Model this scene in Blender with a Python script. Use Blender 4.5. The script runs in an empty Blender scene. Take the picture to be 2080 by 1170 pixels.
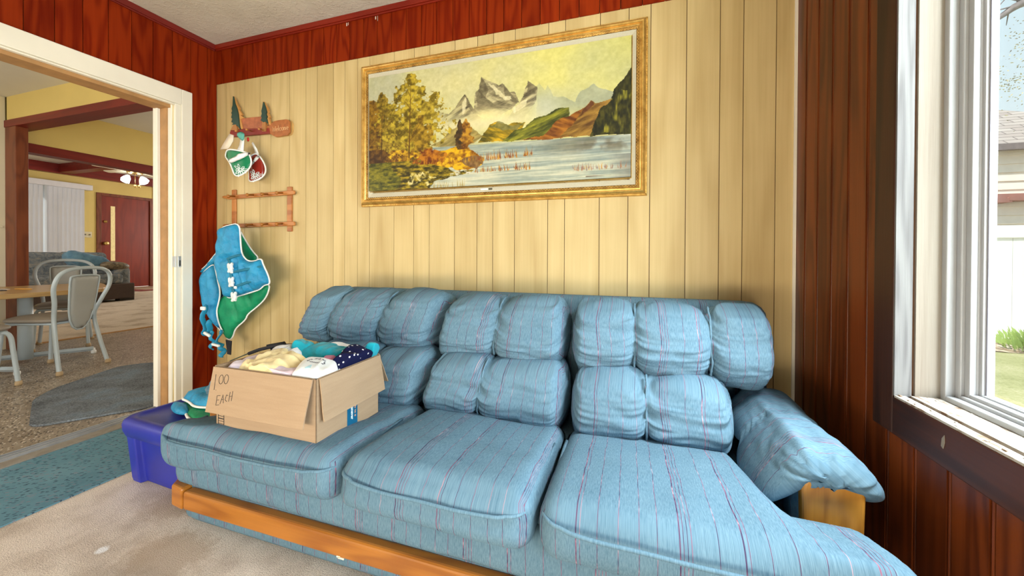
import bpy, bmesh, math, random
import numpy as np
from mathutils import Vector, Matrix, noise
from mathutils.geometry import delaunay_2d_cdt

S = bpy.context.scene
COL = S.collection
PI = math.pi

# ---------------------------------------------------------------- camera
cam_data = bpy.data.cameras.new('camera')
cam = bpy.data.objects.new('camera', cam_data)
COL.objects.link(cam)
r_ = Vector((0.95342857, 0.30158154, 0.00474717))
u_ = Vector((-0.00654729, 0.00495839, 0.99996627))
f_ = Vector((-0.30154783, 0.9534275, -0.00670201))
m3 = Matrix((r_, u_, -f_)).transposed()
cam.matrix_world = Matrix.Translation((0, 0, 1.032)) @ m3.to_4x4()
cam_data.sensor_width = 36
cam_data.sensor_fit = 'HORIZONTAL'
cam_data.lens = 755.5 / 2080 * 36
cam_data.shift_y = -62.5 / 2080
cam_data.clip_start = 0.02
S.camera = cam

# ---------------------------------------------------------------- light
S.view_settings.view_transform = 'Standard'
S.view_settings.look = 'None'
S.view_settings.exposure = 0.0
S.view_settings.gamma = 1.0
S.view_settings.use_curve_mapping = False

world = bpy.data.worlds.new('sky')
S.world = world
world.use_nodes = True
wn = world.node_tree
bg = wn.nodes['Background']
wtc = wn.nodes.new('ShaderNodeTexCoord')
wsep = wn.nodes.new('ShaderNodeSeparateXYZ')
wr = wn.nodes.new('ShaderNodeValToRGB')
wr.color_ramp.elements[0].position = 0.0
wr.color_ramp.elements[0].color = (0.92, 0.99, 1.0, 1)
wr.color_ramp.elements[1].position = 0.9
wr.color_ramp.elements[1].color = (0.50, 0.80, 1.0, 1)
wn.links.new(wtc.outputs['Generated'], wsep.inputs[0])
wn.links.new(wsep.outputs['Z'], wr.inputs[0])
wn.links.new(wr.outputs[0], bg.inputs['Color'])
bg.inputs['Strength'].default_value = 1.0

sun_d = bpy.data.lights.new('sun', 'SUN')
sun_d.energy = 5.0
sun_d.angle = math.radians(1.0)
sun_d.color = (1.0, 0.95, 0.86)
sun = bpy.data.objects.new('sun', sun_d)
COL.objects.link(sun)
sun.rotation_euler = Vector((0.62, 0.40, -0.70)).to_track_quat('-Z', 'Y').to_euler()
sun.location = (-6, -4, 9)


def area(name, loc, direction, sx, sy, power, color=(1, 1, 1)):
    d = bpy.data.lights.new(name, 'AREA')
    d.shape = 'RECTANGLE'
    d.size = sx
    d.size_y = sy
    d.energy = power
    d.color = color
    o = bpy.data.objects.new(name, d)
    COL.objects.link(o)
    o.location = loc
    o.rotation_euler = Vector(direction).to_track_quat('-Z', 'Y').to_euler()
    return o


# daylight entering through the porch windows behind and beside the camera
area('front_window_daylight', (-1.05, -1.66, 0.35), (0, 1, 0.02), 3.0, 0.52, 84, (1.0, 0.88, 0.68))
area('side_window_daylight', (1.60, 0.05, 1.25), (-1, 0.05, 0), 2.6, 0.9, 105, (0.88, 0.95, 1.0))
# lamps added outside the side window to brighten the sofa's right end
area('side_fill_lamp', (2.7, -1.25, 1.25), (-0.88, 1.0, -0.28), 1.5, 1.0, 90, (0.92, 0.97, 1.0))
area('high_fill_lamp', (1.45, 0.55, 3.2), (-1.05, 0.75, -2.7), 0.9, 0.9, 340, (0.92, 0.97, 1.0))
# lamps added out of view to brighten the kitchen and living room
area('kitchen_fill_lamp', (-4.7, -1.75, 1.60), (0, 1, -0.1), 2.2, 1.2, 62, (1.0, 0.97, 0.92))
area('dining_fill_lamp', (-4.6, 5.3, 1.70), (0, -1, -0.1), 2.0, 1.2, 32, (1.0, 0.97, 0.92))
area('living_fill_lamp', (-10.5, 10.6, 1.9), (0, -1, -0.1), 4.0, 2.0, 190, (1.0, 0.96, 0.90))
area('living_side_fill_lamp', (-10.0, 1.2, 1.9), (-0.3, 1, 0), 3.0, 2.0, 90, (1.0, 0.96, 0.90))

# ---------------------------------------------------------------- mesh builder
def tag(o, label=None, cat=None, group=None, kind=None):
    if label: o['label'] = label
    if cat: o['category'] = cat
    if group: o['group'] = group
    if kind: o['kind'] = kind
    return o


def thing(name, label, cat, loc=(0, 0, 0), rotz=0.0, group=None):
    o = bpy.data.objects.new(name, None)
    o.empty_display_size = 0.05
    COL.objects.link(o)
    o.location = loc
    o.rotation_euler = (0, 0, rotz)
    tag(o, label, cat, group)
    return o


def root_of(o):
    while o.parent: o = o.parent
    return o


def basis(o):
    return Matrix.Translation(o.location) @ o.rotation_euler.to_matrix().to_4x4()


class MB:
    def __init__(self):
        self.v = []; self.f = []; self.t = []; self.uv = []

    def add(self, vs, fs, tone=0.0, uvs=None):
        b = len(self.v)
        self.v += [tuple(p) for p in vs]
        self.f += [tuple(i + b for i in f) for f in fs]
        self.t += [tone] * len(vs)
        self.uv += list(uvs) if uvs is not None else [(0, 0)] * len(vs)
        return self

    def box(self, x0, x1, y0, y1, z0, z1, tone=0.0, M=None):
        vs = [Vector((x, y, z)) for z in (z0, z1) for y in (y0, y1) for x in (x0, x1)]
        if M is not None: vs = [M @ p for p in vs]
        return self.add(vs, [(0, 2, 3, 1), (4, 5, 7, 6), (0, 1, 5, 4), (2, 6, 7, 3), (0, 4, 6, 2), (1, 3, 7, 5)], tone)

    def tube(self, pts, r, n=8, closed=False, flat=1.0, caps=True):
        pts = [Vector(p) for p in pts]
        N = len(pts)
        rs = list(r) if isinstance(r, (list, tuple)) else [r] * N
        vs = []; up = None
        for i, p in enumerate(pts):
            if closed: tg = pts[(i + 1) % N] - pts[i - 1]
            else: tg = pts[min(i + 1, N - 1)] - pts[max(i - 1, 0)]
            if tg.length < 1e-9: tg = Vector((0, 0, 1))
            tg.normalize()
            if up is None:
                up = Vector((0, 0, 1)) if abs(tg.z) < 0.9 else Vector((1, 0, 0))
            a = up - tg * up.dot(tg)
            if a.length < 1e-6: a = tg.orthogonal()
            a.normalize(); b = tg.cross(a); up = a
            for k in range(n):
                th = 2 * PI * k / n
                vs.append(p + a * (rs[i] * math.cos(th)) + b * (rs[i] * flat * math.sin(th)))
        fs = []
        for i in range(N if closed else N - 1):
            j = (i + 1) % N
            for k in range(n):
                l = (k + 1) % n
                fs.append((i * n + k, i * n + l, j * n + l, j * n + k))
        if not closed and caps:
            fs.append(tuple(range(n - 1, -1, -1)))
            fs.append(tuple((N - 1) * n + k for k in range(n)))
        return self.add(vs, fs)

    def lathe(self, prof, n=20, M=None):
        vs = []; fs = []
        for (rad, z) in prof:
            for k in range(n):
                a = 2 * PI * k / n
                p = Vector((rad * math.cos(a), rad * math.sin(a), z))
                vs.append(M @ p if M is not None else p)
        for i in range(len(prof) - 1):
            for k in range(n):
                l = (k + 1) % n
                fs.append((i * n + k, i * n + l, (i + 1) * n + l, (i + 1) * n + k))
        fs.append(tuple(range(n - 1, -1, -1)))
        fs.append(tuple((len(prof) - 1) * n + k for k in range(n)))
        return self.add(vs, fs)

    def prism(self, poly, h0, h1, fn, tone=0.0):
        # poly: 2d outline; fn(a, b, h) -> 3d point
        n = len(poly)
        vs = [fn(a, b, h0) for a, b in poly] + [fn(a, b, h1) for a, b in poly]
        fs = [tuple(range(n - 1, -1, -1)), tuple(range(n, 2 * n))]
        fs += [(i, (i + 1) % n, n + (i + 1) % n, n + i) for i in range(n)]
        return self.add(vs, fs, tone)

    def grid(self, fn, nu, nv, uvfn=None):
        vs = []; uvs = []
        for j in range(nv + 1):
            for i in range(nu + 1):
                a, b = i / nu, j / nv
                vs.append(fn(a, b)); uvs.append(uvfn(a, b) if uvfn else (a, b))
        w = nu + 1
        fs = [(j * w + i, j * w + i + 1, (j + 1) * w + i + 1, (j + 1) * w + i) for j in range(nv) for i in range(nu)]
        return self.add(vs, fs, 0.0, uvs)

    def puff(self, c, h, r, n, disp=None, uvf=None, M=None):
        # rounded box about c with half sizes h, corner radius r, n subdivisions per axis
        c = Vector(c); idx = {}; vs = []; uvs = []; fs = []
        if not isinstance(r, (tuple, list)): r = (r, r, r)
        inn = [max(h[k] - r[k], 1e-4) for k in range(3)]

        def vert(i, j, k):
            key = (i, j, k)
            if key in idx: return idx[key]
            a = [2 * i / n[0] - 1, 2 * j / n[1] - 1, 2 * k / n[2] - 1]
            q = [a[m] * h[m] for m in range(3)]
            e = [max(-inn[m], min(inn[m], q[m])) for m in range(3)]
            d = [(q[m] - e[m]) / r[m] for m in range(3)]
            L = math.sqrt(sum(x * x for x in d))
            if L > 1e-9: p = Vector([e[m] + r[m] * d[m] / L for m in range(3)])
            else: p = Vector(q)
            if disp: p = disp(p, a)
            if uvf: uvs.append(uvf(p, a))
            else: uvs.append((p.x, p.y))
            if M is not None: p = M @ p
            vs.append(p + c); idx[key] = len(vs) - 1
            return idx[key]

        def face(fixed, val):
            o = [m for m in range(3) if m != fixed]
            flip = (val != 0)
            if fixed == 1: flip = not flip
            for a in range(n[o[0]]):
                for b in range(n[o[1]]):
                    q = []
                    for (da, db) in ((0, 0), (1, 0), (1, 1), (0, 1)):
                        ijk = [0, 0, 0]; ijk[fixed] = val; ijk[o[0]] = a + da; ijk[o[1]] = b + db
                        q.append(vert(*ijk))
                    fs.append(tuple(q) if flip else tuple(reversed(q)))
        for m in range(3):
            face(m, 0); face(m, n[m])
        return self.add(vs, fs, 0.0, uvs)

    def pillow(self, outline, T, w, fn, step=0.02, back=1.0, rag=0.0):
        # inflated panel from a 2d outline; fn(a, b, t) -> 3d point
        pts = densify(outline, step)
        n = len(pts)
        P = np.array(pts)
        x0, y0 = P.min(0); x1, y1 = P.max(0)
        inner = []
        a = x0 + step / 2; row = 0
        while a < x1:
            b = y0 + step / 2 + (step / 2 if row % 2 else 0)
            while b < y1:
                if inside(a, b, pts) and bdist(a, b, P) > step * 0.55: inner.append((a, b))
                b += step
            a += step * 0.87; row += 1
        allp = [Vector(p) for p in pts + inner]
        res = delaunay_2d_cdt(allp, [], [list(range(n))], 1, 1e-7)
        V2 = [tuple(p) for p in res[0]]; F = [tuple(f) for f in res[2]]
        nv = len(V2); vs = []; border = []
        dist = [bdist(p[0], p[1], P) for p in V2]
        ts = []
        for d in dist:
            s = min(d / w, 1.0)
            ts.append(T * math.sqrt(max(0.0, 1 - (1 - s) ** 2)))
        for p, t in zip(V2, ts): vs.append(fn(p[0], p[1], t))
        bi = {}
        for i, (p, t) in enumerate(zip(V2, ts)):
            if dist[i] < 1e-6: bi[i] = i
            else:
                bi[i] = len(vs); vs.append(fn(p[0], p[1], -t * back))
        uv = [V2[i] for i in range(nv)]
        uv += [V2[i] for i in range(nv) if dist[i] >= 1e-6]
        fs = list(F) + [tuple(bi[i] for i in reversed(f)) for f in F]
        return self.add(vs, fs, 0.0, uv)

    def build(self, name, mat, parent=None, smooth=False, bevel=0.0, sub=0, origin=None, seg=2, local=False):
        me = bpy.data.meshes.new(name)
        vs = self.v
        o = bpy.data.objects.new(name, me)
        if parent is not None:
            if not local:
                Mi = basis(root_of(parent)).inverted()
                vs = [tuple(Mi @ Vector(p)) for p in vs]
        elif origin is not None:
            ox, oy, oz = origin
            vs = [(p[0] - ox, p[1] - oy, p[2] - oz) for p in vs]
        me.from_pydata(vs, [], self.f)
        at = me.attributes.new('tone', 'FLOAT', 'POINT')
        at.data.foreach_set('value', self.t)
        ul = me.uv_layers.new(name='UVMap')
        li = np.empty(len(me.loops), dtype=np.int32)
        me.loops.foreach_get('vertex_index', li)
        uva = np.array(self.uv, dtype=np.float32)[li]
        ul.data.foreach_set('uv', uva.ravel())
        if smooth:
            me.polygons.foreach_set('use_smooth', [True] * len(me.polygons))
        me.materials.append(getattr(mat, 'm', mat))
        bm = bmesh.new(); bm.from_mesh(me); bmesh.ops.recalc_face_normals(bm, faces=bm.faces); bm.to_mesh(me); bm.free()
        me.update()
        COL.objects.link(o)
        if parent is not None: o.parent = parent
        elif origin is not None: o.location = origin
        if bevel:
            b = o.modifiers.new('bevel', 'BEVEL'); b.width = bevel; b.segments = seg; b.limit_method = 'ANGLE'
        if sub:
            s = o.modifiers.new('sub', 'SUBSURF'); s.levels = sub; s.render_levels = sub
        return o


def densify(poly, step):
    out = []
    n = len(poly)
    for i in range(n):
        a = Vector(poly[i]); b = Vector(poly[(i + 1) % n])
        k = max(1, int(round((b - a).length / step)))
        for j in range(k): out.append(tuple(a.lerp(b, j / k)))
    return out


def smooth_poly(poly, it=2, closed=True):
    p = [Vector(q) for q in poly]
    for _ in range(it):
        o = []
        n = len(p)
        for i in range(n if closed else n - 1):
            a, b = p[i], p[(i + 1) % n]
            o.append(a.lerp(b, 0.25)); o.append(a.lerp(b, 0.75))
        if not closed: o = [p[0]] + o + [p[-1]]
        p = o
    return [tuple(q) for q in p]


def inside(x, y, poly):
    c = False; n = len(poly); j = n - 1
    for i in range(n):
        xi, yi = poly[i]; xj, yj = poly[j]
        if (yi > y) != (yj > y) and x < (xj - xi) * (y - yi) / (yj - yi) + xi: c = not c
        j = i
    return c


def bdist(x, y, P):
    A = P; B = np.roll(P, -1, axis=0)
    d = B - A
    L = (d * d).sum(1) + 1e-12
    t = np.clip(((x - A[:, 0]) * d[:, 0] + (y - A[:, 1]) * d[:, 1]) / L, 0, 1)
    q = A + d * t[:, None]
    return float(np.sqrt(((q[:, 0] - x) ** 2 + (q[:, 1] - y) ** 2).min()))


def arc(c, r, a0, a1, n):
    return [(c[0] + r * math.cos(math.radians(a0 + (a1 - a0) * i / n)), c[1] + r * math.sin(math.radians(a0 + (a1 - a0) * i / n))) for i in range(n + 1)]


def rrect(x0, x1, y0, y1, r, n=5):
    return arc((x1 - r, y1 - r), r, 0, 90, n) + arc((x0 + r, y1 - r), r, 90, 180, n) + arc((x0 + r, y0 + r), r, 180, 270, n) + arc((x1 - r, y0 + r), r, 270, 360, n)


def nz(x, y, z=0.0):
    return noise.noise(Vector((x, y, z)))


def struct(o):
    o['kind'] = 'structure'
    return o


# ---------------------------------------------------------------- materials
class NT:
    def __init__(self, name):
        self.m = bpy.data.materials.new(name)
        self.m.use_nodes = True
        self.t = self.m.node_tree
        self.b = self.t.nodes['Principled BSDF']

    def n(self, typ, ins=None, **props):
        d = self.t.nodes.new('ShaderNode' + typ)
        for k, v in props.items(): setattr(d, k, v)
        if ins:
            for k, v in ins.items():
                s = d.inputs[k]
                if isinstance(v, bpy.types.NodeSocket): self.t.links.new(v, s)
                else: s.default_value = v
        return d

    def ramp(self, fac, stops, interp='LINEAR'):
        d = self.t.nodes.new('ShaderNodeValToRGB')
        cr = d.color_ramp; cr.interpolation = interp
        while len(cr.elements) < len(stops): cr.elements.new(0.5)
        for e, (p, c) in zip(cr.elements, stops):
            e.position = p
            e.color = (*c, 1) if len(c) == 3 else c
        self.t.links.new(fac, d.inputs[0])
        return d.outputs[0]

    def math(self, op, a, b=0.0, c=0.0):
        return self.n('Math', {0: a, 1: b, 2: c}, operation=op).outputs[0]

    def mix(self, fac, a, b, mode='MIX'):
        d = self.t.nodes.new('ShaderNodeMix'); d.data_type = 'RGBA'; d.blend_type = mode
        for s, v in ((d.inputs[0], fac), (d.inputs[6], a), (d.inputs[7], b)):
            if isinstance(v, bpy.types.NodeSocket): self.t.links.new(v, s)
            else: s.default_value = (*v, 1) if isinstance(v, tuple) and len(v) == 3 else v
        return d.outputs[2]

    def noise(self, vec, scale, detail=3.0, rough=0.5, dist=0.0):
        ins = {'Scale': scale, 'Detail': detail, 'Roughness': rough, 'Distortion': dist}
        if vec is not None: ins['Vector'] = vec
        return self.n('TexNoise', ins).outputs[0]

    def obj(self, scale=(1, 1, 1), tone_k=0.0, kind='Object'):
        v = self.n('TexCoord').outputs[kind]
        if tone_k:
            a = self.n('Attribute', attribute_name='tone').outputs['Fac']
            k = self.math('MULTIPLY', a, tone_k)
            cb = self.n('CombineXYZ', {0: k, 1: k, 2: k}).outputs[0]
            v = self.n('VectorMath', {0: v, 1: cb}, operation='ADD').outputs[0]
        return self.n('Mapping', {'Vector': v, 'Scale': scale}).outputs[0]

    def color(self, c):
        if isinstance(c, bpy.types.NodeSocket): self.t.links.new(c, self.b.inputs['Base Color'])
        else: self.b.inputs['Base Color'].default_value = (*c, 1)

    def bump(self, h, strength=0.3, dist=0.01):
        d = self.n('Bump', {'Height': h, 'Strength': strength, 'Distance': dist})
        self.t.links.new(d.outputs[0], self.b.inputs['Normal'])

    def set(self, **k):
        names = {'rough': 'Roughness', 'metal': 'Metallic', 'spec': 'Specular IOR Level', 'sheen': 'Sheen Weight', 'coat': 'Coat Weight', 'trans': 'Transmission Weight', 'alpha': 'Alpha', 'ior': 'IOR'}
        for a, v in k.items(): self.b.inputs[names[a]].default_value = v
        return self


def plain(name, c, rough=0.5, metal=0.0, var=0.12, scale=14.0, spec=0.5):
    m = NT(name)
    nse = m.noise(m.obj(), scale, 4)
    k = m.ramp(nse, [(0.3, tuple(x * (1 - var) for x in c)), (0.7, tuple(min(1, x * (1 + var)) for x in c))])
    m.color(k); m.set(rough=rough, metal=metal, spec=spec)
    return m.m


def wood(name, light, dark, axis='z', broad=9.0, stretch=0.11, bands=9.0, contrast=0.75, fine=160.0, rough=0.4, tone_var=0.25, spec=0.5, bump=0.05):
    m = NT(name)
    s = [broad] * 3
    s['xyz'.index(axis)] = broad * stretch
    v = m.obj(tuple(s), 7.3)
    base = m.noise(v, 1.0, 1.5, 0.45, 0.25)
    sn = m.math('SINE', m.math('MULTIPLY', base, bands * 6.283))
    g = m.math('MULTIPLY_ADD', sn, 0.5, 0.5)
    g = m.math('POWER', g, 1.6)
    s2 = [fine] * 3
    s2['xyz'.index(axis)] = fine * 0.025
    fn = m.noise(m.obj(tuple(s2), 3.1), 1.0, 3.0, 0.6)
    blot = m.noise(m.obj((2.5, 2.5, 2.5), 5.0), 1.0, 3.0)
    fac = m.math('ADD', m.math('MULTIPLY', g, contrast * 0.55), m.math('MULTIPLY', fn, 0.45))
    fac = m.math('ADD', fac, m.math('MULTIPLY_ADD', blot, 0.5, -0.25))
    col = m.ramp(fac, [(0.15, light), (0.85, dark)])
    a = m.n('Attribute', attribute_name='tone').outputs['Fac']
    fr = m.math('FRACT', m.math('MULTIPLY', a, 3.77))
    k = m.math('MULTIPLY_ADD', fr, tone_var, 1.0 - tone_var * 0.5)
    cb = m.n('CombineXYZ', {0: k, 1: k, 2: k}).outputs[0]
    col = m.mix(1.0, col, cb, 'MULTIPLY')
    m.color(col)
    m.set(rough=rough, spec=spec)
    if bump: m.bump(fn, bump, 0.003)
    return m.m


def fabric(name, c, dark, stripes=True):
    m = NT(name)
    uv = m.n('UVMap', uv_map='UVMap').outputs[0]
    sx = m.n('SeparateXYZ', {0: uv})
    wob = m.noise(m.n('Mapping', {'Vector': uv, 'Scale': (1.0, 9.0, 1.0)}).outputs[0], 1.0, 2)
    x = m.math('ADD', sx.outputs[0], m.math('MULTIPLY_ADD', wob, 0.010, -0.005))
    # heathered cord weave
    st = m.noise(m.n('Mapping', {'Vector': uv, 'Scale': (330.0, 60.0, 1.0)}).outputs[0], 1.0, 2, 0.7)
    blot = m.noise(m.n('Mapping', {'Vector': uv, 'Scale': (7.0, 7.0, 1.0)}).outputs[0], 1.0, 4)
    base = m.ramp(m.math('ADD', m.math('MULTIPLY', st, 0.75), m.math('MULTIPLY', blot, 0.25)), [(0.3, dark), (0.7, c)])
    if stripes:
        fr = m.math('FRACT', m.math('DIVIDE', x, 0.36))
        lines = [0.06, 0.17, 0.30, 0.322, 0.344, 0.37, 0.52, 0.66, 0.685, 0.80, 0.93]
        wd = [.005, .004, .005, .004, .006, .004, .004, .005, .004, .004, .005]
        stops = [(0.0, (0, 0, 0))]
        for p, w in zip(lines, wd):
            stops += [(p, (1, 1, 1)), (p + w, (0, 0, 0))]
        msk = m.ramp(fr, stops, 'CONSTANT')
        slub = m.noise(m.n('Mapping', {'Vector': uv, 'Scale': (60.0, 28.0, 1.0)}).outputs[0], 1.0, 2)
        lc = m.ramp(slub, [(0.40, (0.055, 0.015, 0.06)), (0.58, (0.26, 0.09, 0.15)), (0.68, (0.42, 0.28, 0.32))])
        base = m.mix(m.math('MULTIPLY', msk, 0.88), base, lc)
    m.color(base)
    m.set(rough=1.0, spec=0.05)
    wv = m.n('TexWave', {'Vector': uv, 'Scale': 95.0, 'Distortion': 0.6, 'Detail': 1.0}, bands_direction='X').outputs['Fac']
    m.bump(m.math('ADD', m.math('MULTIPLY', wv, 0.5), st), 0.25, 0.0012)
    return m.m


M = {}
M['cream_wood'] = wood('cream_panelling', (0.61, 0.465, 0.225), (0.40, 0.27, 0.10), 'z', 4.0, 0.13, 5.0, 0.40, 70, 0.5, 0.10, 0.3)
M['red_wood'] = wood('red_stained_panelling', (0.235, 0.024, 0.003), (0.12, 0.0065, 0.001), 'z', 9.0, 0.12, 7.0, 0.8, 140, 0.5, 0.22, 0.06)
M['red_trim'] = wood('red_stained_trim', (0.25, 0.017, 0.005), (0.15, 0.006, 0.002), 'x', 9.0, 0.12, 4.0, 0.6, 140, 0.4, 0.1, 0.35)
M['red_dark'] = wood('dark_red_stained_wood', (0.20, 0.050, 0.018), (0.10, 0.020, 0.008), 'z', 6.0, 0.2, 6.0, 0.7, 90, 0.4, 0.1, 0.4)
M['red_beam'] = wood('red_stained_beam', (0.20, 0.016, 0.010), (0.10, 0.007, 0.005), 'y', 6.0, 0.1, 4.0, 0.5, 90, 0.4, 0.1, 0.4)
M['groove'] = plain('dark_groove', (0.10, 0.045, 0.018), 0.8)
M['brown_wood'] = wood('brown_stained_panelling', (0.175, 0.038, 0.008), (0.070, 0.014, 0.004), 'z', 9.0, 0.10, 6.0, 0.85, 120, 0.33, 0.30, 0.22)
M['brown_casing'] = wood('dark_brown_window_casing', (0.10, 0.030, 0.014), (0.028, 0.011, 0.008), 'y', 8.0, 0.10, 5.0, 0.85, 120, 0.4, 0.2, 0.25)
M['brown_casing_v'] = wood('dark_brown_window_casing_upright', (0.060, 0.022, 0.013), (0.020, 0.010, 0.008), 'z', 8.0, 0.10, 5.0, 0.85, 120, 0.4, 0.2, 0.2)
M['oak'] = wood('golden_oak', (0.42, 0.155, 0.020), (0.25, 0.075, 0.007), 'x', 10.0, 0.12, 6.0, 0.8, 170, 0.32, 0.1, 0.5)
M['oak_v'] = wood('golden_oak_upright', (0.58, 0.25, 0.035), (0.34, 0.125, 0.014), 'z', 14.0, 0.25, 5.0, 0.8, 170, 0.32, 0.1, 0.5)
M['orange_wood'] = wood('orange_varnished_wood', (0.55, 0.22, 0.055), (0.30, 0.085, 0.018), 'x', 14.0, 0.12, 4.0, 0.8, 170, 0.38, 0.1, 0.5)
M['grey_wood'] = wood('weathered_grey_wood', (0.21, 0.21, 0.21), (0.11, 0.105, 0.11), 'z', 22.0, 0.07, 5.0, 0.7, 200, 0.8, 0.1, 0.2, 0.3)
M['pale_wood'] = wood('weathered_pale_wood', (0.30, 0.27, 0.23), (0.21, 0.175, 0.14), 'z', 14.0, 0.07, 3.0, 0.5, 200, 0.8, 0.1, 0.2, 0.3)
M['table_wood'] = wood('tan_table_top', (0.52, 0.33, 0.14), (0.40, 0.22, 0.08), 'y', 12.0, 0.08, 5.0, 0.7, 120, 0.3, 0.1, 0.5)
M['white_paint'] = plain('cream_white_paint', (0.80, 0.75, 0.64), 0.5, 0, 0.05, 4)
M['tan_wood'] = plain('tan_bare_wood', (0.42, 0.22, 0.08), 0.6, 0, 0.15)
M['vinyl'] = plain('white_vinyl', (0.36, 0.37, 0.385), 0.4, 0, 0.04, 4)
M['aluminium'] = plain('grey_aluminium', (0.55, 0.57, 0.60), 0.35, 0.7)
M['yellow_wall'] = plain('yellow_wall_paint', (0.66, 0.50, 0.16), 0.7, 0, 0.03, 3)
M['cream_wall'] = plain('cream_wall_paint', (0.76, 0.68, 0.48), 0.7, 0, 0.03, 3)
M['ceiling2'] = plain('white_ceiling_paint', (0.70, 0.67, 0.60), 0.8, 0, 0.03, 3)
M['blue_fabric'] = fabric('blue_striped_cord_fabric', (0.160, 0.262, 0.335), (0.076, 0.148, 0.212))
M['blue_plain'] = fabric('blue_plain_cord_fabric', (0.160, 0.262, 0.335), (0.076, 0.148, 0.212), False)


def ceiling_mat():
    m = NT('textured_ceiling_paint')
    n1 = m.noise(m.obj(), 60, 3, 0.6)
    n2 = m.noise(m.obj(), 5, 3)
    m.color(m.ramp(n2, [(0.3, (0.56, 0.51, 0.43)), (0.7, (0.64, 0.59, 0.51))]))
    m.set(rough=0.85, spec=0.2)
    m.bump(m.ramp(n1, [(0.45, (0, 0, 0)), (0.75, (1, 1, 1))]), 0.35, 0.01)
    return m.m


def carpet_mat(name, a, b, c, fine=260, stains=()):
    m = NT(name)
    v = m.obj()
    n1 = m.noise(v, fine, 2, 0.7)
    n2 = m.noise(v, 3.0, 4, 0.6)
    col = m.ramp(n1, [(0.30, a), (0.55, b), (0.75, c)])
    st = m.ramp(n2, [(0.36, (0.72, 0.69, 0.66)), (0.52, (1, 1, 1))])
    col = m.mix(1.0, col, st, 'MULTIPLY')
    for (px, py, rad, sx, tint, al) in stains:
        q = m.n('VectorMath', {0: v, 1: (px, py, 0)}, operation='SUBTRACT').outputs[0]
        q = m.n('VectorMath', {0: q, 1: (1.0 / rad / sx, sx / rad, 1)}, operation='MULTIPLY').outputs[0]
        d = m.n('VectorMath', {0: q}, operation='LENGTH').outputs['Value']
        d = m.math('ADD', d, m.math('MULTIPLY_ADD', m.noise(v, 28, 4, 0.7), 1.2, -0.6))
        k = m.n('MapRange', {'Value': d, 'From Min': 1.0, 'From Max': 0.55, 'To Min': 0.0, 'To Max': al}).outputs[0]
        col = m.mix(k, col, tint)
    m.color(col)
    m.set(rough=1.0, spec=0.05)
    m.bump(n1, 0.6, 0.01)
    return m.m


def dash_mat(name, base_a, base_b, dark, light, sx, sy, d_cut=0.36, l_cut=0.70, rough=0.5, angle=0.0):
    m = NT(name)
    v = m.n('TexCoord').outputs['Object']
    v = m.n('Mapping', {'Vector': v, 'Rotation': (0, 0, angle)}).outputs[0]
    v1 = m.n('Mapping', {'Vector': v, 'Scale': (sx, sy, 10)}).outputs[0]
    vo = m.n('TexVoronoi', {'Vector': v1, 'Scale': 1.0, 'Randomness': 0.9})
    rc = m.n('SeparateColor', {0: vo.outputs['Color']}).outputs[0]
    core = m.math('LESS_THAN', vo.outputs['Distance'], 0.42)
    dk = m.math('MULTIPLY', core, m.math('LESS_THAN', rc, d_cut))
    lt = m.math('MULTIPLY', core, m.math('GREATER_THAN', rc, l_cut))
    bs = m.ramp(m.noise(v, 6, 5, 0.65), [(0.3, base_a), (0.7, base_b)])
    col = m.mix(m.math('MULTIPLY', dk, 0.85), bs, dark)
    col = m.mix(m.math('MULTIPLY', lt, 0.7), col, light)
    m.color(col)
    m.set(rough=rough, spec=0.3)
    return m


M['ceiling'] = ceiling_mat()
STAINS = [(-1.74, 0.797, 0.022, 1.0, (0.92, 0.92, 0.94), 0.9), (-1.50, 0.85, 0.16, 1.2, (0.42, 0.30, 0.20), 0.55), (-1.78, 1.04, 0.14, 1.2, (0.42, 0.31, 0.21), 0.5), (-1.30, 0.72, 0.10, 1.3, (0.46, 0.34, 0.24), 0.4)]
M['carpet'] = carpet_mat('beige_carpet', (0.50, 0.42, 0.36), (0.84, 0.73, 0.63), (0.92, 0.85, 0.77), 260, STAINS)
M['carpet2'] = carpet_mat('pale_beige_carpet', (0.50, 0.42, 0.33), (0.60, 0.51, 0.42), (0.66, 0.58, 0.48), 120)
M['vinyl_floor'] = dash_mat('speckled_brown_vinyl_floor', (0.21, 0.165, 0.12), (0.36, 0.30, 0.23), (0.05, 0.04, 0.032), (0.62, 0.56, 0.48), 42, 88, 0.42, 0.70, 0.33, 0.5).m
_rm = dash_mat('speckled_teal_runner', (0.085, 0.20, 0.26), (0.15, 0.29, 0.36), (0.020, 0.045, 0.08), (0.24, 0.20, 0.25), 150, 58, 0.33, 0.84, 0.95, 0.9)
M['runner'] = _rm.m
_mm = NT('worn_blue_mat')
_n = _mm.noise(_mm.obj((3, 3, 3)), 1.0, 5, 0.65)
_n2 = _mm.noise(_mm.obj(), 120, 2, 0.7)
_c = _mm.ramp(_n, [(0.36, (0.045, 0.050, 0.058)), (0.52, (0.13, 0.145, 0.165)), (0.66, (0.15, 0.21, 0.27))])
_mm.color(_mm.mix(0.35, _c, _mm.ramp(_n2, [(0.3, (0.03, 0.035, 0.04)), (0.7, (0.42, 0.46, 0.50))])))
_mm.set(rough=1.0, spec=0.05)
M['mat'] = _mm.m


def gold_mat(name, light, dark, fine=300, rough=0.36):
    m = NT(name)
    n1 = m.noise(m.obj((30, 30, 30)), 1, 4, 0.6)
    m.color(m.ramp(n1, [(0.3, dark), (0.62, light)]))
    m.set(rough=rough, metal=0.75)
    m.bump(m.noise(m.obj(), fine, 2), 0.15, 0.002)
    return m.m


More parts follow.
